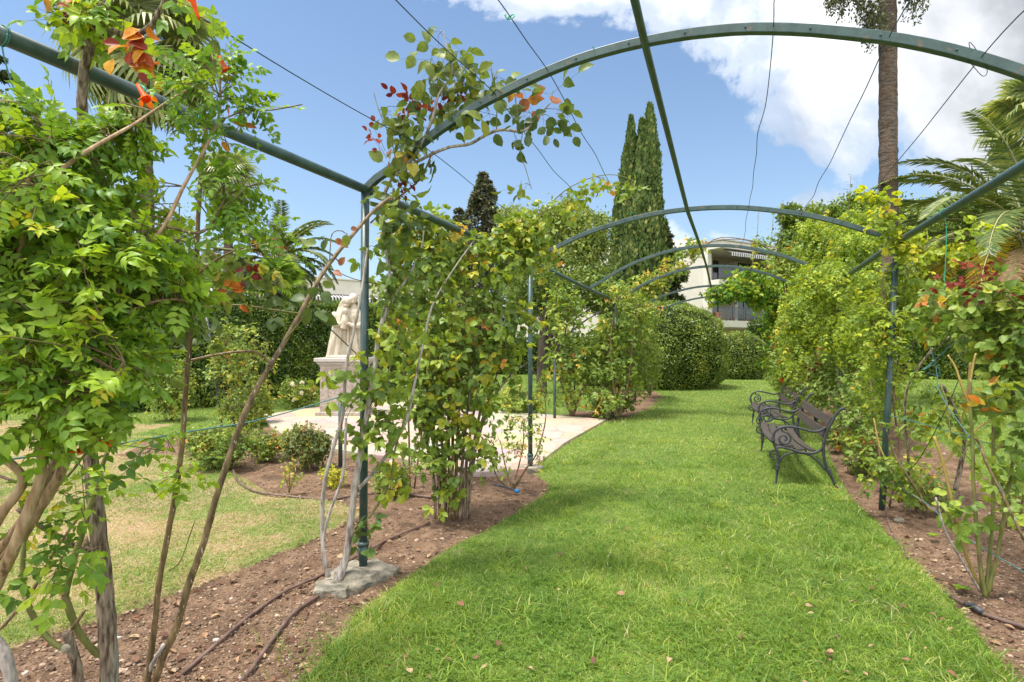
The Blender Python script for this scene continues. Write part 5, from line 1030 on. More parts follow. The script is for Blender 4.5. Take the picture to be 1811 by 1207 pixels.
# ---- trumpet vine, far left foreground
vine = plant('trumpet_vine', 'big leafy trumpet vine with tan stems filling the left edge of the photo', 'climbing plant', [
    ([(-120, 1480, 1.72), (-20, 1060, 1.65), (50, 930, 1.62), (100, 850, 1.6), (135, 760, 1.58), (160, 660, 1.56), (190, 560, 1.55)], [.020, .017, .014, .011, .008], 'vine_stem'),
    ([(-140, 1500, 1.6), (-40, 1120, 1.55), (20, 980, 1.5), (60, 880, 1.5), (75, 820, 1.5), (70, 700, 1.5), (90, 560, 1.5)], [.017, .015, .014, .010, .007], 'vine_stem'),
    ([(-150, 1480, 1.5), (-60, 1050, 1.5), (-10, 930, 1.5), (40, 850, 1.52), (-10, 800, 1.5), (-60, 770, 1.5)], [.014, .013, .011, .008], 'vine_stem'),
    ([(60, 870, 1.5), (95, 820, 1.55), (128, 765, 1.6), (150, 700, 1.6)], [.009, .008, .007], 'vine_stem'),
    ([(30, 470, 1.45), (50, 394, 1.45), (99, 315, 1.48), (133, 282, 1.5), (186, 249, 1.55), (239, 219, 1.62), (300, 178, 1.7), (330, 160, 1.72)], [.008, .007, .006, .004, .003], 'vine_stem'),
    ([(90, 560, 1.5), (40, 470, 1.5), (20, 400, 1.5), (60, 300, 1.5), (100, 225, 1.5)], [.008, .006, .004], 'vine_stem'),
    ([(190, 560, 1.55), (230, 470, 1.6), (290, 400, 1.65), (325, 330, 1.7), (385, 215, 1.8), (388, 130, 1.85)], [.007, .006, .005, .003], 'vine_stem'),
    ([(385, 215, 1.8), (430, 198, 1.85), (480, 195, 1.9), (535, 185, 1.9)], [.003, .002], 'cane_brown'),
    ([(290, 400, 1.65), (360, 410, 1.75), (400, 350, 1.8), (440, 330, 1.85), (490, 320, 1.88)], [.004, .003, .002], 'cane_brown'),
    ([(160, 660, 1.56), (220, 560, 1.6), (300, 530, 1.7), (370, 545, 1.8)], [.006, .004, .003], 'vine_stem'),
    ([(-60, 1120, 1.7), (10, 1000, 1.68), (60, 905, 1.66), (112, 800, 1.64), (132, 758, 1.62), (170, 690, 1.6)], [.009, .008, .007], 'vine_stem'),
    ([(-80, 1080, 1.62), (-10, 985, 1.6), (30, 930, 1.6), (78, 850, 1.6), (110, 770, 1.6)], [.010, .009, .008], 'vine_stem'),
    ([(-40, 990, 1.8), (60, 900, 1.8), (130, 830, 1.8), (220, 700, 1.8), (260, 600, 1.8)], [.005, .004, .003], 'cane_brown'),
    ([(-30, 830, 1.6), (40, 856, 1.6), (80, 850, 1.6)], [.004, .004], 'cane_brown'),
    ([(75, 820, 1.5), (110, 720, 1.45), (180, 690, 1.4), (220, 640, 1.38)], [.005, .003], 'vine_stem')],
    [(60, 330, 1.5, 130, 110, .3), (100, 460, 1.5, 170, 110, .34), (80, 590, 1.5, 160, 110, .34), (60, 700, 1.45, 130, 80, .3), (200, 430, 1.65, 70, 90, .3), (200, 540, 1.6, 120, 90, .3), (205, 285, 1.7, 50, 50, .2), (190, 680, 1.45, 80, 60, .25), (40, 230, 1.6, 90, 50, .2), (160, 250, 1.65, 90, 50, .2), (290, 510, 1.75, 70, 50, .2), (310, 450, 1.75, 30, 30, .1), (-60, 480, 1.5, 70, 200, .25), (120, 760, 1.5, 60, 30, .1), (40, 640, 1.35, 60, 50, .1)],
    420, 'L_vine', base=(-1.75, 1.72, 0), per=4, size=.09, pairs=4, kind='serr', ratio=.31, tone=(.15, .74, .0), L=.3, tw=.0026, droop=.12, up=.7)
vsk = PX([(388, 170), (400, 250), (395, 330), (440, 330), (330, 300)], 1.82)
extra(vine, [(400, 105, 1.85, 22, 55, .06), (385, 60, 1.85, 14, 25, .05), (490, 200, 1.9, 50, 16, .06), (430, 195, 1.85, 40, 18, .05), (460, 330, 1.88, 45, 28, .08), (395, 340, 1.8, 40, 45, .1), (420, 390, 1.8, 45, 35, .1), (360, 130, 1.75, 35, 40, .1), (320, 190, 1.7, 50, 45, .12), (480, 420, 2.1, 40, 30, .08), (380, 240, 1.8, 40, 30, .08)], 60, 'L_vine', skel=np.array(vsk), per=4, size=.10, pairs=4, kind='oval', ratio=.24, tone=(0, .55, .0), L=.12, tw=.0018, up=.8)
extra(vine, [(90, 945, 1.6, 60, 35, .06), (60, 1010, 1.6, 55, 25, .05), (110, 870, 1.6, 60, 30, .06), (150, 860, 1.9, 35, 60, .06), (310, 830, 2.3, 38, 26, .06), (320, 870, 2.3, 20, 20, .05), (165, 985, 2.1, 32, 22, .04), (60, 1075, 1.6, 35, 26, .04), (100, 1000, 1.6, 50, 40, .08), (130, 795, 1.7, 50, 25, .06), (250, 770, 1.9, 50, 30, .08)], 30, 'L_vine', skel=np.array(PX([(100, 900), (150, 900), (60, 1000), (310, 800), (160, 960)], 1.75)), per=3, size=.12, pairs=3, kind='oval', ratio=.30, tone=(.1, .72, 0), L=.14, tw=.0018, up=.8)
for q, d, *l_ in (((243, 150, 1.62), (.5, -.2, -.7)), ((352, 35, 1.8), (-.2, -.2, .8)), ((175, 778, 1.5), (.9, -.3, -.3), .03), ((122, 800, 1.5), (.9, -.1, .1), .028), ((388, 100, 1.84), (.3, -.1, -.6))): trumpet(vine, P(*q), d, *(l_ or [.06]))
# ---- old rose trunk crossing the side rail
r1 = plant('climbing_rose', 'old rose with thick gnarled bark trunk at left crossing the top rail', 'rose bush', [
    ([(196, 1300, 2.22), (193, 1180, 2.2), (186, 1050, 2.2), (172, 920, 2.18), (162, 830, 2.16), (158, 760, 2.14), (156, 640, 2.1), (150, 500, 2.08), (148, 380, 2.05), (147, 250, 2.0), (146, 150, 1.96), (155, 100, 1.95), (166, 62, 1.94), (185, 10, 1.93), (215, -60, 1.92)], [.034, .032, .029, .025, .022, .020, .018, .016, .015, .017, .016], 'bark_rose'),
    ([(166, 64, 1.94), (190, 62, 1.94), (200, 55, 1.93), (212, 60, 1.92), (235, 64, 1.9), (262, 50, 1.88), (280, 25, 1.87), (300, -20, 1.86)], [.011, .010, .010, .009, .008, .007], 'bark_rose'),
    ([(178, 55, 1.93), (184, 40, 1.93), (190, 5, 1.92)], [.008, .007], 'cane_green'),
    ([(140, 80, 1.95), (122, 68, 1.95), (100, 45, 1.95), (92, 20, 1.95)], [.006, .004, .003], 'cane_brown'),
    ([(148, 84, 1.95), (130, 72, 1.95), (116, 54, 1.94)], [.009, .007], 'bark_rose'),
    ([(190, 1165, 2.2), (165, 1150, 2.18), (138, 1115, 2.15), (116, 1060, 2.12), (116, 1050, 2.12), (130, 990, 2.12), (150, 930, 2.12), (172, 850, 2.12), (190, 800, 2.12), (215, 730, 2.14)], [.013, .013, .012, .012, .013, .010, .009, .008, .007], 'cane_green'),
    ([(182, 1085, 2.2), (172, 1030, 2.22), (160, 990, 2.24), (150, 950, 2.26)], [.013, .011, .010], 'cane_brown'),
    ([(158, 975, 2.18), (130, 965, 2.14), (105, 950, 2.1), (70, 930, 2.05), (30, 900, 2.0)], [.012, .011, .009, .007], 'bark_rose')],
    [(150, 20, 1.9, 70, 26, .08), (95, 25, 1.95, 20, 20, .05), (330, 15, 1.88, 25, 16, .04)], 24, 'L_vine', thorn=.9, per=3, size=.10, pairs=2, kind='oval', ratio=.4, tone=(.1, .8, .04), L=.12, up=.7)
placed(r1, [(235 + rng.uniform(-32, 30), 92 + rng.uniform(-30, 30), 1.8 + rng.uniform(-.03, .03), rng.uniform(.05, .065), rng.uniform(.55, 1), rng.uniform(-1, 1), rng.uniform(-1, .4)) for _ in range(12)] + [(262, 88, 1.8, .055, .25, -.9, .2), (222, 82, 1.8, .05, .55, .9, -.1), (232, 92, 1.8, .05, .5, .9, .1), (248, 96, 1.8, .06, .45, .6, -.5), (200, 105, 1.8, .06, .95, .1, -.8), (236, 112, 1.8, .055, .3, -.5, .8), (255, 80, 1.8, .06, .4, -.4, .7), (240, 108, 1.8, .05, .7, .6, -.3), (212, 78, 1.8, .05, .2, -.9, -.1), (228, 118, 1.8, .05, .6, .8, .3), (252, 128, 1.8, .04, .2, .3, -.9), (272, 140, 1.8, .04, .8, .4, -.9), (80, 14, 1.9, .05, .9, .9, 0), (100, 10, 1.9, .04, .4, .8, .3), (108, 20, 1.9, .05, .05, .4, -.9), (115, 6, 1.9, .045, .6, .7, .5), (96, 6, 1.9, .05, .3, -.8, .3), (405, 205, 1.9, .045, .7, .5, .2), (412, 215, 1.9, .04, .6, .8, -.2), (430, 222, 1.9, .045, .7, .9, -.2), (392, 250, 1.9, .04, .8, .2, -.9)], 'L_red', 'round')
# stub and low wood at the bottom left
plant('rose_stump', 'short cut rose stub standing beside the old rose trunk', 'rose bush', [([(146, 1290, 2.1), (138, 1190, 2.08), (128, 1150, 2.06), (119, 1118, 2.05)], [.019, .017, .016, .015], 'bark_rose'), ([(128, 1112, 2.06), (140, 1095, 2.06), (150, 1080, 2.06)], [.007, .005], 'cane_brown')], None, 0, None)
mb = MB(); c = P(118, 1147, 2.03)
for k in range(60):
    q = k / 59; a = q * 14; rr = .012 * (1 - q * .8); ball(mb, c + [math.cos(a) * rr, -.004 - q * .008, math.sin(a) * rr], .0035 + .004 * (1 - q), 0, 5)
tag(mb.build('snail', M['conc']), 'small tan snail shell on the cut rose stub', 'snail')
plant('rose_cane', 'grey rose wood with green shoots leaving the bottom left corner', 'rose bush', [
    ([(30, 1340, 1.95), (20, 1210, 1.95), (5, 1150, 1.95), (-30, 1110, 1.95)], [.022, .020, .018, .016], 'bark_grey'),
    ([(116, 1150, 2.04), (92, 1135, 2.03), (70, 1110, 2.02), (52, 1075, 2.0), (42, 1040, 2.0), (40, 990, 2.0), (46, 930, 2.0), (30, 860, 1.95)], [.010, .010, .010, .009, .008, .006], 'cane_green'),
    ([(-30, 1130, 1.95), (0, 1112, 1.95), (25, 1085, 1.97), (60, 1040, 2.0), (100, 970, 2.0), (150, 900, 2.0)], [.007, .006, .005], 'cane_brown')], None, 0, None, thorn=.2)
# ---- two long canes of the next rose
r2 = plant('climbing_rose', 'rose with two long white speckled brown canes, one leaning right to the near post', 'rose bush', [
    ([(245, 1330, 2.4), (262, 1190, 2.38), (272, 1120, 2.38), (280, 1040, 2.36), (298, 940, 2.35), (314, 850, 2.34), (324, 760, 2.33), (332, 640, 2.3), (345, 500, 2.28), (352, 360, 2.25), (362, 240, 2.22), (380, 190, 2.2)], [.014, .013, .012, .0115, .011, .0105, .010, .009, .008, .006], 'cane_brown'),
    ([(240, 1330, 2.4), (282, 1180, 2.38), (312, 1110, 2.38), (335, 1030, 2.4), (360, 960, 2.42), (385, 870, 2.45), (415, 780, 2.5), (440, 715, 2.54), (470, 660, 2.6), (500, 610, 2.68), (528, 560, 2.75), (560, 500, 2.85), (595, 450, 2.95), (630, 408, 3.05), (662, 372, 3.15), (690, 350, 3.2)], [.015, .015, .0145, .014, .0135, .013, .0125, .012, .011, .010, .010, .009], 'cane_brown'),
    ([(262, 1190, 2.38), (275, 1165, 2.37), (290, 1140, 2.36)], [.010, .008], 'bark_grey'),
    ([(480, 650, 2.6), (468, 632, 2.6), (445, 622, 2.58), (400, 625, 2.56), (340, 637, 2.5), (270, 655, 2.4)], [.006, .006, .006, .006], 'cane_brown'),
    ([(528, 555, 2.75), (480, 548, 2.7), (420, 540, 2.65), (350, 545, 2.6)], [.006, .005, .005], 'cane_green'),
    ([(300, 420, 2.3), (350, 432, 2.3), (395, 441, 2.3), (435, 444, 2.3)], [.006, .006, .005], 'cane_green'),
    ([(500, 605, 2.68), (530, 570, 2.7), (548, 540, 2.72), (560, 515, 2.72)], [.004, .003], 'cane_green'),
    ([(583, 465, 2.92), (584, 440, 2.9), (587, 415, 2.9), (600, 408, 2.9), (615, 415, 2.9)], [.003, .002], 'cane_brown'),
    ([(300, 1010, 2.35), (320, 990, 2.34), (345, 920, 2.33)], [.003, .002], 'cane_green'),
    ([(240, 565, 2.2), (330, 500, 2.2), (400, 450, 2.2), (500, 420, 2.2)], [.004, .003], 'cane_brown')],
    [(330, 560, 2.3, 30, 60, .1), (420, 500, 2.5, 60, 40, .15), (360, 470, 2.3, 50, 50, .1)], 16, 'L_dusty', thorn=.9, per=3, size=.13, pairs=2, kind='round', ratio=.42, tone=(.0, .7, .1), L=.12)
placed(r2, [(580, 425, 2.9, .07, .1, -.5, -.7), (560, 430, 2.9, .07, .45, -1, .1), (592, 425, 2.9, .05, .95, .6, -.2), (600, 432, 2.9, .05, .95, .9, -.3), (612, 415, 2.9, .07, .6, 0, -1), (620, 405, 2.9, .035, .97, .8, 0), (548, 545, 2.7, .10, .35, -.3, -.8), (540, 530, 2.7, .08, .05, -.9, .1), (545, 520, 2.7, .07, .15, .9, .3), (560, 550, 2.7, .09, .08, .7, -.7), (570, 500, 2.8, .06, .5, .8, -.2), (575, 515, 2.8, .07, .05, .3, -.9), (590, 480, 2.9, .06, .98, .6, -.3), (572, 555, 2.7, .09, .1, .8, -.8), (530, 540, 2.7, .07, .12, -.8, -.2), (600, 470, 2.9, .055, .97, .4, .5), (277, 655, 2.2, .075, .3, -.9, -.1), (310, 640, 2.2, .08, .35, -.9, .2), (300, 670, 2.2, .08, .4, .6, -.3), (395, 490, 2.3, .05, .6, .1, -.8), (380, 70, 2.0, .06, .1, -.2, -.9)], 'L_dusty', 'round')
placed(r2, [(430, 480, 2.5, .05, .0, -.7, .1), (437, 478, 2.5, .05, .2, .8, .2), (445, 488, 2.5, .06, .05, .9, -.3), (428, 495, 2.5, .05, .1, .6, -.8), (405, 505, 2.5, .06, .7, .9, 0), (410, 500, 2.5, .055, .75, -.9, 0), (412, 512, 2.5, .05, .6, .8, -.2), (425, 540, 2.5, .05, .6, .7, -.5), (448, 480, 2.5, .05, 0, .5, .5), (400, 515, 2.5, .04, .5, -.8, -.2)], 'L_red', 'round')
# ---- pale grey rose beside the near post, climbing on to the arch
arm1 = [pt(0, s, pz(0, s)) + np.array(o_) for s, o_ in ((.05, (-.02, .03, -.05)), (.3, (0, .03, -.1)), (.55, (0, .02, -.12)), (.8, (0, 0, -.15)), (1.05, (0, 0, -.2)))]
def wp(L): return [tuple(x) + (0,) for x in L]
r3s = [
    ([(588, 1042, 3.58), (600, 1020, 3.58), (612, 985, 3.6), (620, 930, 3.6), (628, 860, 3.6), (640, 790, 3.62), (650, 730, 3.62), (662, 660, 3.64), (668, 610, 3.65), (676, 572, 3.65), (683, 545, 3.66)], [.030, .028, .023, .021, .020, .019, .018, .017, .016, .015], 'bark_grey'),
    ([(676, 560, 3.66), (690, 500, 3.68), (682, 440, 3.68), (676, 390, 3.66), (680, 345, 3.62), (700, 305, 3.58), (735, 275, 3.55), (765, 210, 3.5), (775, 170, 3.5), (800, 130, 3.5), (792, 90, 3.5), (784, 55, 3.5)], [.013, .012, .011, .011, .012, .012, .010, .008, .006, .004, .003], 'bark_grey'),
    ([(582, 1020, 3.56), (573, 990, 3.55), (570, 930, 3.55), (573, 860, 3.55), (590, 790, 3.55), (606, 735, 3.55), (612, 650, 3.55), (625, 590, 3.55), (635, 540, 3.56), (645, 480, 3.6), (650, 440, 3.62)], [.014, .013, .012, .012, .011, .010, .009, .008, .007], 'bark_grey'),
    ([(578, 1005, 3.5), (572, 960, 3.5), (582, 910, 3.5), (604, 850, 3.5), (610, 800, 3.5), (612, 740, 3.5)], [.010, .009, .009, .008], 'bark_grey'),
    ([(630, 870, 3.62), (665, 830, 3.68), (700, 780, 3.75), (720, 740, 3.8), (735, 670, 3.85), (748, 610, 3.9), (765, 540, 3.95), (800, 480, 4.0), (835, 430, 4.05)], [.012, .011, .010, .009, .008, .006, .004], 'bark_grey'),
    ([(683, 560, 3.66), (700, 520, 3.7), (722, 490, 3.75), (745, 440, 3.8), (750, 400, 3.82)], [.008, .007, .006, .005], 'bark_grey'),
    ([(700, 310, 3.58), (740, 285, 3.55), (790, 262, 3.52), (830, 255, 3.5), (858, 240, 3.48), (885, 230, 3.46), (925, 232, 3.45), (945, 215, 3.44), (975, 180, 3.42)], [.012, .010, .0095, .009, .009, .009, .007, .004], 'bark_grey'),
    ([(655, 395, 3.62), (690, 360, 3.6), (740, 320, 3.55), (765, 270, 3.5)], [.006, .006, .005], 'cane_brown'),
    ([(924, 235, 3.45), (920, 270, 3.44), (930, 300, 3.43), (940, 335, 3.42)], [.003, .002], 'cane_green'),
    ([(878, 232, 3.46), (878, 190, 3.46), (870, 130, 3.46), (868, 105, 3.46)], [.004, .003, .002], 'cane_green'),
    ([(920, 230, 3.45), (912, 180, 3.44), (908, 140, 3.44)], [.004, .002], 'cane_green'),
    ([(702, 310, 3.58), (695, 260, 3.56), (670, 195, 3.54), (660, 160, 3.54)], [.004, .003, .002], 'cane_green'),
    ([(620, 950, 3.6), (660, 905, 3.62), (690, 850, 3.64), (700, 790, 3.65), (730, 700, 3.66)], [.008, .007, .005], 'cane_green')]
r3 = plant('climbing_rose', 'pale grey barked rose beside the near post, climbing on to the near arch', 'rose bush', r3s,
    [(785, 60, 3.5, 24, 34, .12), (765, 110, 3.5, 34, 36, .15), (785, 160, 3.5, 46, 40, .15), (810, 130, 3.5, 36, 44, .12), (845, 130, 3.5, 22, 22, .1), (740, 200, 3.52, 50, 36, .15), (820, 200, 3.5, 50, 34, .15), (700, 230, 3.55, 36, 36, .1), (720, 270, 3.55, 50, 30, .12), (880, 150, 3.46, 26, 40, .1), (930, 130, 3.44, 24, 20, .08), (975, 180, 3.43, 34, 30, .1), (945, 205, 3.44, 34, 24, .1), (1005, 185, 3.42, 20, 24, .06), (925, 250, 3.45, 26, 24, .08), (925, 310, 3.44, 22, 26, .06), (690, 330, 3.6, 50, 30, .12), (700, 390, 3.62, 40, 40, .12)],
    60, 'L_dusty', thorn=.25, per=3, size=.17, pairs=1, kind='round', ratio=.45, tone=(0, .64, .03), L=.16, tw=.0026, droop=.6, up=.3)
extra(r3, [(612, 640, 3.55, 26, 30, .1), (640, 680, 3.55, 40, 40, .12), (690, 660, 3.62, 50, 60, .14), (680, 620, 3.6, 36, 50, .12), (575, 690, 3.5, 14, 24, .05), (700, 560, 3.7, 40, 70, .16), (720, 480, 3.75, 50, 70, .18), (640, 780, 3.55, 50, 40, .1), (690, 760, 3.6, 50, 40, .12), (680, 440, 3.65, 36, 40, .12), (650, 950, 3.6, 30, 30, .08), (700, 830, 3.62, 30, 40, .1)], 56, 'L_rose', skel=np.vstack([np.array([P(*p) for p in s[0]]) for s in r3s[:6]]), per=3, size=.15, pairs=2, kind='round', ratio=.42, tone=(.05, .72, .03), L=.2, tw=.0025, droop=.4, up=.4)
extra(r3, [(705, 178, 3.54, 26, 12, .05), (660, 240, 3.54, 22, 14, .05), (800, 170, 3.5, 16, 16, .05), (755, 195, 3.5, 18, 14, .05), (700, 345, 3.6, 36, 20, .08)], 11, 'L_red', skel=np.array([P(*p) for p in r3s[1][0]]), per=3, size=.09, pairs=1, kind='round', ratio=.45, tone=(0, .45, 0), L=.1, tw=.002, droop=.2)
# ---- big leafy rose in the left bed
B4 = []
for dx, tx, ty, tY in ((-22, 735, 470, 4.9), (-12, 770, 500, 5.0), (-4, 800, 560, 4.8), (6, 830, 430, 5.1), (14, 860, 500, 5.0), (20, 905, 420, 5.3), (26, 900, 560, 5.0), (-30, 700, 560, 4.8), (30, 935, 640, 5.2), (0, 780, 620, 4.6)):
    B4.append(([(800 + dx, 918, 4.85), (800 + dx * 1.1, 850, 4.86), (800 + dx * 1.8, 740, 4.88), ((800 + dx * 2 + tx) / 2, (700 + ty) / 2, 4.9), (tx, ty, tY)], [.021 - .0004 * abs(dx), .015, .012, .008, .005], 'bark_rose' if abs(dx) > 10 else 'cane_brown'))
B4.append(([(905, 440, 5.3), (930, 420, 5.3), (960, 378, 5.2), (990, 345, 5.1), (1020, 325, 5.05), (1055, 312, 5.0), (1090, 310, 5.0), (1125, 322, 5.0)], [.006, .005, .004, .003], 'cane_green'))
B4.append(([(840, 800, 4.9), (868, 700, 5.0), (890, 620, 5.1), (900, 560, 5.1)], [.009, .008, .006], 'bark_rose'))
r4 = plant('climbing_rose', 'tall dense leafy rose bush standing before the stone terrace', 'rose bush', B4,
    [(840, 470, 5.1, 80, 60, .38), (770, 470, 4.9, 60, 60, .32), (900, 450, 5.2, 50, 50, .3), (820, 560, 4.9, 95, 60, .4), (890, 560, 5.0, 50, 60, .3), (770, 620, 4.8, 75, 60, .36), (850, 650, 4.9, 75, 60, .36), (800, 720, 4.8, 75, 60, .34), (745, 700, 4.7, 55, 50, .26), (830, 790, 4.8, 55, 45, .28), (770, 790, 4.75, 50, 40, .25), (740, 560, 4.8, 40, 60, .28), (800, 860, 4.8, 45, 28, .2), (760, 440, 5.0, 40, 30, .25)],
    235, 'L_rose', thorn=.1, per=4, size=.17, pairs=2, kind='round', ratio=.40, tone=(.08, .78, .03), L=.34, tw=.0028, droop=.45, up=.5)
extra(r4, [(940, 410, 5.3, 40, 40, .2), (910, 400, 5.3, 40, 25, .16), (965, 450, 5.5, 26, 30, .1), (700, 420, 4.9, 40, 40, .2), (720, 380, 4.9, 45, 28, .15), (780, 390, 5.0, 50, 20, .15)], 80, 'L_pale', skel=np.array([P(905, 440, 5.3), P(930, 420, 5.3), P(760, 450, 4.9), P(720, 430, 4.9)]), per=4, size=.15, pairs=2, kind='round', ratio=.4, tone=(.1, .9, .03), L=.25, tw=.0026, droop=.5)
extra(r4, [(965, 375, 5.2, 14, 14, .05), (1000, 350, 5.1, 16, 16, .05), (1030, 335, 5.05, 16, 16, .05), (1055, 320, 5.0, 16, 14, .04), (1075, 315, 5.0, 14, 12, .04), (1110, 322, 5.0, 18, 14, .04), (1010, 375, 5.1, 10, 14, .04), (945, 400, 5.2, 12, 20, .05)], 30, 'L_rose', skel=np.array([P(*p) for p in B4[-2][0]]), per=3, size=.13, pairs=1, kind='oval', ratio=.5, tone=(.3, .7, .03), L=.08, tw=.002, droop=.9, up=.2)
# shoots standing above the bush
plant('climbing_rose', 'sparse rose with yellow flecked leaves behind the big bush, under the side rail', 'rose bush', [([(725, 870, 6.0), (720, 700, 6.0), (700, 560, 6.0), (712, 420, 6.0)], [.012, .009, .005]), ([(732, 870, 6.0), (760, 650, 6.0), (770, 500, 6.0), (800, 400, 6.0)], [.010, .008, .004]), ([(728, 870, 6.0), (690, 720, 6.1), (690, 600, 6.2), (668, 500, 6.2)], [.009, .006, .004])],
    [(720, 440, 6.0, 50, 40, .3), (760, 420, 6.0, 60, 26, .3), (700, 520, 6.0, 40, 60, .25), (760, 560, 6.0, 60, 50, .3)], 100, 'L_pale', per=4, size=.15, pairs=2, kind='oval', ratio=.4, tone=(.0, .9, .04), L=.3)
# ---- small roses of the left bed
plant('small_rose', 'small twiggy rose at the foot of the second left post', 'rose bush', [([(908, 866, 5.82), (895, 830, 5.85), (885, 780, 5.9)], [.016, .009, .004]), ([(908, 866, 5.82), (930, 830, 5.8), (950, 800, 5.8), (965, 740, 5.8), (960, 690, 5.8), (940, 650, 5.8)], [.014, .007, .006, .004]), ([(905, 866, 5.8), (880, 845, 5.75), (865, 800, 5.7)], [.010, .006]), ([(908, 860, 5.8), (925, 790, 5.85), (925, 740, 5.9)], [.009, .004])],
    [(905, 740, 5.9, 50, 40, .2), (890, 800, 5.8, 40, 30, .2), (940, 790, 5.8, 40, 40, .15), (960, 700, 5.8, 20, 50, .1)], 42, 'L_rose', per=3, size=.10, pairs=2, kind='oval', ratio=.4, tone=(.1, .8, .06), L=.18)
def shrub(name, label, px, py, rx, ry, lm, n, leaf=.06, rd=None, cat='shrub', per=4, tone=(.1, .8, .04), size=.10, kind='oval', fl=None, flr=.02, fln=0, ns=7, stem='cane_brown', far=None, top=None, lean=0):
    g = G(px, py); Y = g[1]; k = Y / 1000; rd = rd or rx * k; h = ry * 2 * k
    st_ = [([(px + rng.uniform(-.12, .12) * rx, py, Y), (px + a * rx * .5 + lean * .5, py - ry * .8, Y + rng.uniform(-.2, .2) * rd), (px + a * rx * .9 + lean, py - ry * 1.5, Y + rng.uniform(-.4, .4) * rd)], [.006 * (1 + h * .5), .004, .002], stem) for a in np.linspace(-.9, .9, ns)]
    t = plant(name, label, cat, st_, [(px + lean * .6, py - ry * 1.05, Y, rx, ry, rd), (px + lean - rx * .3, py - ry * 1.45, Y, rx * .6, ry * .5, rd * .6), (px + lean * .5 + rx * .35, py - ry * .9, Y, rx * .6, ry * .7, rd * .6)], n, lm, per=per, size=size, pairs=2, kind=kind, ratio=.42, tone=tone, L=.5 * h, up=.7, ssub=3, tw=.002 + .0002 * Y, far=far)
    for i in range(fln): q, *_ = inblob((px, py - ry * 1.2, Y, rx * .9, ry * .9, rd), 1, 1.0); flower(t, q[0], flr, fl)
    return t
shrub('small_shrub', 'rounded grey green shrub on the soil before the terrace and statue', 543, 826, 46, 38, 'L_dusty', 230, size=.075)
shrub('small_shrub', 'low leafy shrub between the two long canes', 468, 812, 40, 26, 'L_rose', 130, size=.08)
shrub('small_shrub', 'spreading yellow green bush behind the long canes', 385, 828, 60, 40, 'L_pale', 240, size=.09, tone=(0, .7, .02))
shrub('small_shrub', 'small yellow leaved seedling on the soil left of the near post', 588, 858, 26, 16, 'L_banksia', 44, size=.06, tone=(.5, .9, 0))
shrub('small_rose', 'low rose with white blooms just right of the near post', 690, 872, 34, 28, 'L_pale', 70, size=.08, fl='fl_white', fln=3, flr=.028)
shrub('small_rose', 'tiny rose sprig with yellow leaves near the hose loop', 512, 872, 14, 30, 'L_pale', 12, size=.07, tone=(.5, .9, 0), ns=3)
shrub('small_rose', 'rose with white flowers against the dark hedge left of the pedestal', 528, 722, 38, 26, 'L_pale', 150, size=.12, fl='fl_white', fln=9, flr=.05)
shrub('small_rose', 'leafy rose clump along the terrace left edge', 440, 752, 40, 36, 'L_rose', 200, size=.12)
shrub('climbing_rose', 'tall thin rose on dark stakes before the hedge left of the statue', 425, 790, 62, 120, 'L_pale', 200, size=.11, tone=(.0, .8, .03), ns=10)
shrub('small_rose', 'loose rose at the left edge of the worn grass', 300, 745, 46, 60, 'L_pale', 200, size=.13)
shrub('small_rose', 'low yellowish roses lining the far side of the terrace', 920, 732, 42, 22, 'L_pale', 150, size=.12, fl='fl_white', fln=4, flr=.03)
shrub('small_rose', 'low rose patch behind the terrace centre', 850, 728, 34, 18, 'L_rose', 110, size=.12)
# stake and thin pole standing in the left bed
def pole(path, r, mt, lab, nm='garden_stake'): mb = MB(); tube(mb, PX(path), r, 8, 1); return tag(mb.build(nm, M[mt]), lab, 'stake', 'stakes in the rose beds')
pole([(602, 826, 6.9), (602, 705, 6.9)], .026, 'green_metal', 'dark square stake in the soil in front of the pedestal')
pole([(981, 742, 11.1), (981, 636, 11.1)], .028, 'green_metal', 'slim grey green pole behind the second left post')
pole([(395, 780, 8.7), (380, 660, 8.7), (365, 560, 8.7)], .022, 'black', 'black pipe leaning among the roses left of the statue')
pole([(1016, 690, 12.6), (1014, 560, 12.6)], .02, 'green_metal', 'thin stake inside the airy rose left of the third post')
# ---- background roses left side
def bigrose(name, label, px, py, stems, blobs, n, lm, **kw):
    Y = G(px, py)[1]; return plant(name, label, 'rose bush', [([(px, py, Y)] + [(a, b, Y + c) for a, b, c in s], r_) for s, r_ in stems], blobs, n, lm, **kw)
bigrose('climbing_rose', 'airy light green rose left of the third post', 1012, 738, [([(995, 690, 0), (985, 620, 0), (980, 540, 0)], [.03, .02, .01]), ([(1030, 690, 0), (1050, 650, 0), (1065, 600, 0)], [.03, .02, .01]), ([(1008, 680, 0), (1000, 600, 0), (1005, 540, 0)], [.025, .018, .01]), ([(1000, 710, .1), (992, 650, .1)], [.02, .01])],
    [(1000, 560, 11.5, 42, 46, .6), (1010, 630, 11.5, 50, 44, .6), (1040, 640, 11.5, 40, 40, .5), (985, 520, 11.5, 26, 26, .3), (1060, 600, 11.5, 28, 36, .4), (1015, 690, 11.4, 36, 20, .4)], 170, 'L_pale', per=4, size=.2, pairs=2, kind='oval', ratio=.42, tone=(0, .8, .04), L=.5, tw=.005, far=1)
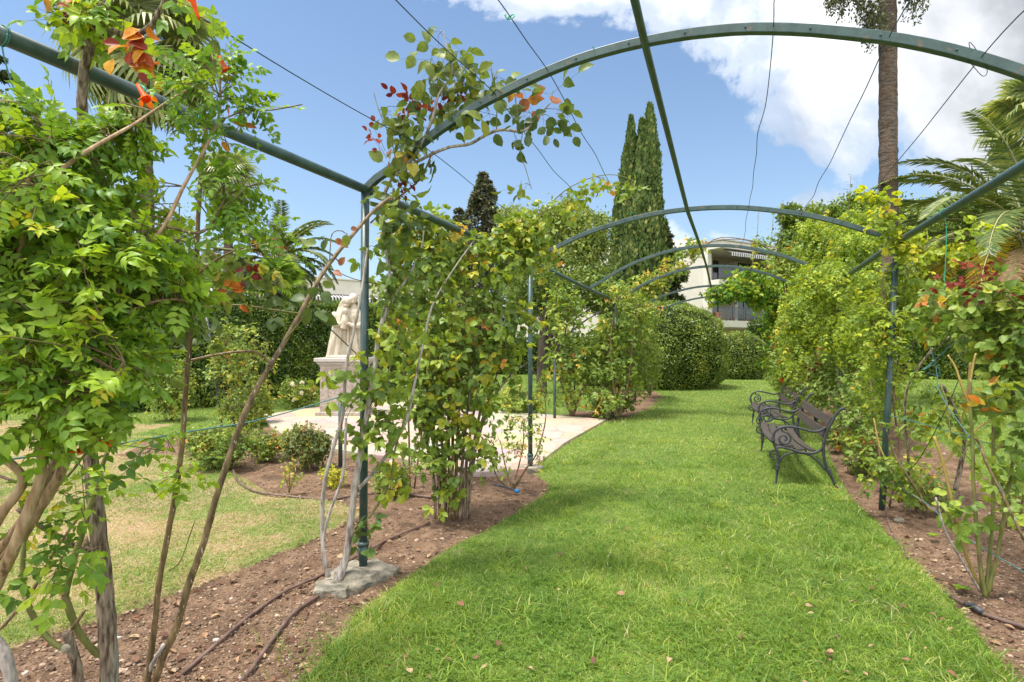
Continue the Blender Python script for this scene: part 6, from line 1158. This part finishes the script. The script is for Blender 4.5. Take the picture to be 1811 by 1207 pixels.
bigrose('climbing_rose', 'dense light green rose wrapping the third left post', 1092, 742, [([(1085, 680, 0), (1080, 600, 0), (1090, 540, 0)], [.03, .02, .01]), ([(1110, 680, 0), (1120, 600, 0), (1130, 550, 0)], [.03, .02, .01]), ([(1070, 700, 0), (1060, 660, 0)], [.02, .01])],
    [(1085, 510, 11.3, 36, 30, .5), (1110, 570, 11.6, 50, 56, .7), (1105, 650, 11.6, 56, 56, .7), (1070, 620, 11.2, 34, 50, .5), (1080, 710, 11.0, 38, 26, .4), (1140, 600, 12.5, 30, 60, .5), (1140, 670, 12.5, 26, 40, .5)], 300, 'L_pale', per=4, size=.17, pairs=2, kind='oval', ratio=.42, tone=(0, .7, .03), L=.5, tw=.005, far=1)
rr_ = thing('fallen_rose', 'low roses with two red blooms at the foot of the third post', 'rose bush', G(1108, 722)); flower(rr_, P(1111, 684, 11.3), .05, 'fl_red', 16); flower(rr_, P(1057, 694, 11.2), .045, 'fl_pink', 14)
extra(rr_, [(1108, 705, 11.6, 26, 20, .25), (1062, 715, 11.3, 24, 20, .25)], 50, 'L_rose', per=4, size=.14, pairs=2, tone=(0, .7, .05), L=.3, tw=.004, up=.7); rr_.name = 'small_rose'
bigrose('climbing_rose', 'rose of the far left posts hiding the fourth and fifth uprights', 1150, 700, [([(1140, 640, 0), (1135, 580, 0)], [.03, .01]), ([(1160, 660, 0), (1160, 620, 0)], [.02, .01])],
    [(1135, 560, 14.5, 34, 30, .6), (1150, 640, 15.5, 22, 50, .5), (1120, 520, 13.5, 22, 18, .4)], 200, 'L_pale', per=4, size=.17, pairs=2, kind='oval', ratio=.42, tone=(0, .7, .03), L=.5, tw=.006, far=1)
# branches of it over the arches 4 and 5
t_ = thing('climbing_rose', 'wispy rose shoots growing over the middle arches against the cypress', 'rose bush', G(1092, 742)); sk = [P(1100, 530, 11.9), P(1140, 500, 12), P(1180, 480, 12), P(1220, 470, 12)]
mb = MB(); tube(mb, [P(1092, 742, 11.6), P(1096, 620, 11.7)] + sk + [P(1262, 424, 11.2), P(1320, 424, 11.0), P(1360, 437, 10.8)], [.02, .016, .012, .01, .01, .009, .008, .006], 6, 4); mb.build('stem', M['cane_brown'], t_)
extra(t_, [(1150, 495, 12, 34, 14, .3), (1190, 478, 12, 26, 12, .3), (1215, 440, 11.5, 26, 14, .25), (1120, 520, 12, 30, 16, .3), (1150, 510, 12, 30, 16, .3), (1235, 430, 11.3, 26, 10, .2)], 120, 'L_pale', skel=np.array(sk), per=4, size=.15, pairs=2, tone=(.2, .95, .03), L=.3, tw=.004, far=1)
# ---- climbers of the right side
def rb(a): return a
r8 = bigrose('banksia_rose', 'huge feathery yellow green climber over the right side behind the benches', 1445, 745, [([(1440, 640, .2), (1435, 520, .3), (1450, 450, .3), (1480, 420, .2)], [.04, .03, .022, .012]), ([(1480, 640, -.2), (1500, 520, -.3), (1520, 440, -.3)], [.035, .02, .01]), ([(1400, 640, .4), (1390, 540, .6), (1380, 460, .8)], [.03, .02, .01]), ([(1460, 700, 0), (1470, 600, -.2), (1440, 540, -.3), (1470, 460, -.4), (1476, 420, -.4)], [.02, .016, .014, .01])],
    [(1446, 480, 10.0, 40, 54, .8), (1480, 430, 9.6, 50, 44, .8), (1450, 560, 9.6, 70, 60, .9), (1510, 520, 9.0, 60, 60, .8), (1410, 580, 10.4, 34, 60, .7), (1520, 430, 9.3, 34, 40, .6), (1440, 640, 9.6, 66, 50, .8), (1500, 620, 9.0, 60, 60, .7), (1540, 600, 8.4, 40, 70, .6), (1440, 400, 10, 34, 22, .5), (1415, 520, 10.5, 24, 40, .5), (1520, 380, 9.5, 30, 24, .4), (1470, 500, 7.7, 50, 44, .45), (1500, 590, 7.6, 44, 60, .4), (1500, 420, 7.8, 26, 22, .3)],
    1750, 'L_banksia', per=5, size=.155, pairs=3, kind='oval', ratio=.32, tone=(0, .62, .008), L=.55, tw=.0035, droop=.5, up=.4, far=1)
for px, py in ((1505, 310), (1385, 350), (1342, 370), (1368, 372)):
    Y = 10.2; s0 = P(px - 14, py + 110, Y); s1 = P(px, py, Y); mb = MB(); mb2 = MB(); tube(mb, [s0, (s0 + s1) / 2 + [.03, 0, 0], s1], [.008, .005, .003], 5, 4); mb.build('stem', M['cane_brown'], r8)
    f = np.linspace(.05, 1, 26 if px == 1505 else 16); c = s0 + (s1 - s0) * f[:, None]; a = f * 60; d = np.stack([np.cos(a), np.sin(a), .4 + 0 * a], -1); sz = (.17 if px == 1505 else .09) * (1.15 - f)
    q = compound(c, d, np.tile([0, 0, 1.0], (len(c), 1)), sz + .03, np.full(len(c), .3), 3, 1.0, .3); leaves(mb2, *q[:5], 'oval'); mb2.build('foliage', M['L_wist' if px == 1505 else 'L_banksia'], r8)
plant('wisteria', 'dark glossy climber tumbling over the far arches before the white block', 'climbing plant', [([(1392, 700, 14.5), (1396, 600, 14.3), (1380, 540, 14), (1340, 510, 13.4), (1300, 505, 13), (1262, 515, 12.8)], [.05, .04, .03, .02, .01])],
    [(1385, 560, 14.2, 34, 44, .7), (1380, 620, 14.4, 28, 50, .6), (1350, 515, 13.4, 44, 20, .5), (1310, 505, 13.0, 44, 17, .45), (1390, 520, 14, 40, 30, .6), (1270, 515, 12.8, 26, 9, .25), (1400, 670, 14.4, 26, 34, .5), (1335, 480, 13.2, 16, 26, .3)], 620, 'L_wist', per=4, size=.26, pairs=3, kind='oval', ratio=.32, tone=(0, .95, .05), L=.5, tw=.007, droop=.8, up=.3, far=1)
plant('climbing_rose', 'pale rose shoots along the arch above the benches, right of the white block', 'rose bush', [([(1420, 730, 12.3), (1400, 600, 12.0), (1390, 500, 11.6), (1370, 450, 11.2), (1320, 425, 10.9), (1262, 425, 10.9)], [.03, .025, .018, .012, .005])],
    [(1410, 440, 11.2, 24, 18, .4), (1335, 428, 11.0, 22, 7, .3), (1400, 470, 11.4, 44, 26, .5), (1400, 560, 12, 20, 30, .3), (1380, 640, 12, 22, 50, .4), (1405, 690, 12, 30, 30, .4)], 210, 'L_pale', per=4, size=.16, pairs=2, kind='oval', ratio=.42, tone=(.1, .85, .03), L=.4, tw=.004, far=1)
r9 = plant('climbing_rose', 'mixed leafy rose hedge directly behind the benches with dark red shoots', 'rose bush', [([(1500, 800, 7.6), (1490, 720, 7.6), (1480, 650, 7.6)], [.012, .009, .005]), ([(1530, 810, 7.2), (1540, 730, 7.2), (1530, 650, 7.2)], [.012, .008, .004]), ([(1450, 760, 8.8), (1440, 700, 8.8), (1430, 640, 8.8)], [.012, .008, .004]), ([(1560, 850, 6.2), (1550, 760, 6.3), (1540, 680, 6.4)], [.010, .007, .004])],
    [(1430, 680, 9.0, 40, 34, .5), (1480, 690, 8.2, 50, 40, .5), (1530, 700, 7.2, 44, 50, .4), (1510, 760, 7.0, 44, 40, .3), (1540, 800, 6.4, 40, 34, .25), (1390, 660, 10.5, 26, 36, .4), (1480, 640, 8.4, 50, 34, .4), (1560, 650, 6.6, 30, 40, .3)], 310, 'L_pale', per=4, size=.14, pairs=2, kind='oval', ratio=.42, tone=(0, .66, .03), L=.35, tw=.003)
extra(r9, [(1452, 634, 8.6, 12, 10, .08), (1444, 648, 8.6, 10, 8, .06)], 5, 'L_red', skel=np.array([P(1470, 690, 8.5)]), per=3, size=.14, pairs=1, kind='round', ratio=.45, tone=(0, .15, 0), L=.14)
flower(r9, P(1380, 641, 10.2), .055, 'fl_red', 16); flower(r9, P(1383, 673, 10.2), .055, 'fl_red', 16)
# jasmine-like climber on the right post
r10 = plant('jasmine', 'glossy jasmine wrapped round the right post with arching shoots', 'climbing plant', [([(1572, 900, 5.3), (1590, 800, 5.35), (1580, 700, 5.35), (1592, 600, 5.4), (1560, 520, 5.4)], [.010, .009, .008, .006]), ([(1590, 890, 5.4), (1568, 760, 5.5), (1600, 650, 5.5), (1640, 560, 5.5), (1690, 510, 5.5)], [.008, .006, .004]), ([(1592, 600, 5.4), (1560, 500, 5.4), (1590, 440, 5.35), (1550, 360, 5.3)], [.005, .004, .002]), ([(1592, 480, 5.35), (1640, 430, 5.2), (1700, 420, 5.0), (1740, 400, 4.9)], [.004, .003, .002])],
    [(1590, 560, 5.4, 70, 34, .35), (1560, 600, 5.4, 60, 40, .35), (1520, 570, 5.6, 40, 40, .3), (1600, 500, 5.4, 40, 40, .25), (1640, 530, 5.4, 60, 34, .3), (1690, 560, 5.2, 50, 34, .25), (1580, 650, 5.5, 50, 34, .3), (1550, 720, 5.6, 34, 40, .25), (1585, 430, 5.35, 30, 22, .15), (1620, 740, 5.4, 20, 20, .1)],
    200, 'L_banksia', per=5, size=.11, pairs=2, kind='oval', ratio=.42, tone=(0, .6, .03), L=.25, tw=.0024, up=.5, droop=.2)
extra(r10, [(1650, 445, 5.2, 60, 14, .08), (1700, 440, 5.0, 30, 12, .06), (1560, 385, 5.3, 30, 18, .06), (1555, 355, 5.3, 22, 18, .05), (1740, 410, 4.9, 26, 12, .05), (1610, 420, 5.3, 40, 12, .06)], 40, 'L_banksia', skel=np.array(PX([(1592, 440, 5.35), (1640, 435, 5.2), (1700, 425, 5.0), (1740, 405, 4.9), (1560, 380, 5.3)])), per=4, size=.11, pairs=2, kind='round', ratio=.5, tone=(.2, .75, 0), L=.1, tw=.002)
# ---- right foreground roses
r11 = plant('climbing_rose', 'rose with bright green and yellow thorny canes at the right edge', 'rose bush', [
    ([(1742, 1055, 3.38), (1736, 1020, 3.38), (1728, 940, 3.38), (1722, 860, 3.38), (1720, 790, 3.38), (1716, 720, 3.38), (1716, 670, 3.38)], [.014, .012, .011, .010, .010, .009, .008], 'cane_green'),
    ([(1744, 1055, 3.38), (1750, 990, 3.4), (1756, 900, 3.42), (1757, 800, 3.44), (1757, 735, 3.45)], [.013, .011, .010, .009], 'cane_green'),
    ([(1746, 1055, 3.38), (1762, 990, 3.36), (1775, 920, 3.35), (1784, 860, 3.34), (1795, 800, 3.33), (1811, 750, 3.3)], [.011, .010, .009, .007], 'cane_green'),
    ([(1736, 1048, 3.4), (1712, 990, 3.42), (1694, 930, 3.44), (1680, 870, 3.46), (1668, 820, 3.48), (1652, 772, 3.5)], [.009, .009, .009, .009, .008], 'cane_yellow'),
    ([(1733, 1046, 3.36), (1700, 990, 3.32), (1672, 940, 3.3), (1655, 880, 3.3)], [.007, .006, .005], 'bark_grey'),
    ([(1716, 720, 3.38), (1700, 680, 3.4), (1690, 650, 3.42), (1676, 628, 3.44)], [.007, .006, .005], 'cane_yellow'),
    ([(1716, 680, 3.38), (1722, 640, 3.38), (1726, 625, 3.38)], [.006, .005], 'cane_yellow'),
    ([(1757, 800, 3.44), (1790, 770, 3.42), (1811, 755, 3.4)], [.007, .005], 'cane_yellow'),
    ([(1811, 955, 3.05), (1775, 880, 3.1), (1745, 820, 3.15), (1735, 790, 3.2), (1725, 775, 3.2)], [.007, .007, .007], 'cane_brown'),
    ([(1716, 770, 3.38), (1740, 750, 3.36), (1757, 745, 3.34)], [.005, .005], 'cane_yellow')],
    [(1790, 740, 3.3, 40, 40, .12), (1780, 810, 3.3, 40, 36, .12), (1795, 690, 3.2, 30, 30, .12), (1700, 900, 3.4, 40, 24, .08), (1800, 900, 3.2, 24, 30, .08), (1740, 700, 3.4, 30, 30, .1)], 30, 'L_pale', thorn=1.6, per=3, size=.13, pairs=2, kind='round', ratio=.45, tone=(0, .72, .015), L=.16, tw=.002)
r12 = plant('climbing_rose', 'rose with leaning dark cane between the right post and the green canes', 'rose bush', [
    ([(1690, 868, 4.6), (1700, 820, 4.6), (1706, 780, 4.6), (1690, 730, 4.55), (1672, 690, 4.5), (1664, 680, 4.5)], [.020, .017, .015, .012, .010], 'bark_rose'),
    ([(1660, 830, 4.5), (1690, 790, 4.5), (1710, 700, 4.4), (1716, 640, 4.4)], [.010, .009, .008], 'cane_yellow'),
    ([(1610, 900, 4.9), (1606, 800, 4.9), (1600, 740, 4.85), (1604, 690, 4.8), (1625, 650, 4.7), (1650, 616, 4.6)], [.012, .011, .010, .010, .009, .008], 'bark_rose'),
    ([(1640, 900, 4.6), (1610, 850, 4.6), (1580, 800, 4.7), (1568, 760, 4.7)], [.009, .008, .006], 'cane_brown'),
    ([(1650, 905, 4.7), (1600, 860, 4.8), (1560, 800, 4.9), (1545, 740, 5.0)], [.009, .007, .005], 'cane_yellow'),
    ([(1664, 680, 4.5), (1676, 720, 4.4), (1684, 770, 4.3), (1720, 820, 4.2)], [.006, .005, .004], 'cane_green')],
    [(1620, 760, 4.8, 40, 40, .2), (1600, 840, 4.8, 50, 34, .2), (1660, 720, 4.5, 40, 30, .2), (1640, 680, 4.6, 34, 26, .15), (1560, 840, 4.9, 40, 34, .15), (1700, 760, 4.4, 50, 30, .2)], 56, 'L_rose', thorn=.2, per=3, size=.13, pairs=2, kind='oval', ratio=.42, tone=(.05, .74, .015), L=.22, tw=.0024)
r13 = plant('climbing_rose', 'pale leafed rose with red shoot tips spilling in from the right edge', 'rose bush', [([(1900, 1000, 3.6), (1870, 800, 3.6), (1840, 660, 3.6), (1800, 560, 3.6), (1740, 500, 3.6)], [.014, .012, .010, .006]), ([(1870, 800, 3.6), (1830, 640, 3.4), (1811, 560, 3.3), (1780, 520, 3.2)], [.009, .007, .004], 'cane_green'), ([(1811, 560, 3.6), (1740, 540, 3.8), (1680, 540, 4.0)], [.006, .004], 'cane_green'), ([(1660, 615, 4.2), (1700, 570, 4.1), (1760, 560, 3.9), (1830, 600, 3.7)], [.005, .005], 'cane_brown')],
    [(1760, 540, 3.5, 60, 40, .25), (1790, 610, 3.4, 40, 50, .25), (1700, 560, 3.9, 50, 30, .25), (1740, 580, 3.6, 50, 30, .22), (1660, 535, 4.2, 40, 26, .2), (1790, 500, 3.4, 30, 26, .2), (1730, 520, 3.7, 30, 20, .15), (1800, 660, 3.4, 30, 40, .2)],
    92, 'L_pale', thorn=.6, per=4, size=.135, pairs=2, kind='round', ratio=.43, tone=(0, .72, .02), L=.25, tw=.0025, up=.6)
extra(r13, [(1725, 475, 3.5, 22, 16, .06), (1755, 480, 3.4, 26, 18, .06), (1720, 500, 3.5, 16, 10, .05), (1790, 500, 3.3, 16, 12, .05), (1645, 500, 4.2, 24, 8, .05)], 8, 'L_red', skel=np.array([P(1740, 520, 3.5), P(1780, 530, 3.4)]), per=3, size=.095, pairs=1, kind='round', ratio=.45, tone=(0, .42, 0), L=.12)
shrub('small_rose', 'low tangled rose on the soil right of the right post', 1625, 905, 50, 44, 'L_rose', 50, size=.09, ns=9)
shrub('small_rose', 'low leafy weeds under the near bench back', 1530, 838, 34, 20, 'L_dusty', 70, size=.07)
shrub('small_rose', 'sparse rose bush at the right edge beyond the green canes', 1800, 925, 40, 60, 'L_pale', 36, size=.10, ns=6)
shrub('small_rose', 'small dark rose between the benches and the bed', 1490, 800, 30, 24, 'L_dusty', 60, size=.09)
shrub('oleander', 'oleander with pink flowers at the foot of the white block', 1330, 655, 36, 36, 'L_bg', 160, size=.3, fl='fl_pink', fln=10, flr=.12, far=1)
shrub('dark_shrub', 'small bluish shrub by the white stepped block', 1035, 660, 24, 18, 'L_bg', 90, size=.25, far=1)
# ferns of weeds sprouting in the right bed
for px, py, lb in ((1300 + 400, 1043, 'tiny green seedling by the foot of the green canes'), (1650, 950, 'small weed tuft on the soil by the big stone')):
    g = G(px, py); mb = MB(); n = 9; a = np.arange(n) * .7; leaves(mb, np.tile([g[0], g[1], 0.0], (n, 1)), np.stack([np.cos(a), np.sin(a), np.full(n, .6)], -1), np.tile([0, 0, 1.0], (n, 1)), .05, np.full(n, .5), 'oval'); tag(mb.build('seedling', M['L_vine']), lb, 'weed')
g = G(1590, 925, -.03); mb = MB(); ball(mb, g + [0, 0, .02], (.045, .03, .028), 0, 8); tag(mb.build('stone', M['conc']), 'pale flat stone on the soil right of the right post', 'stone')
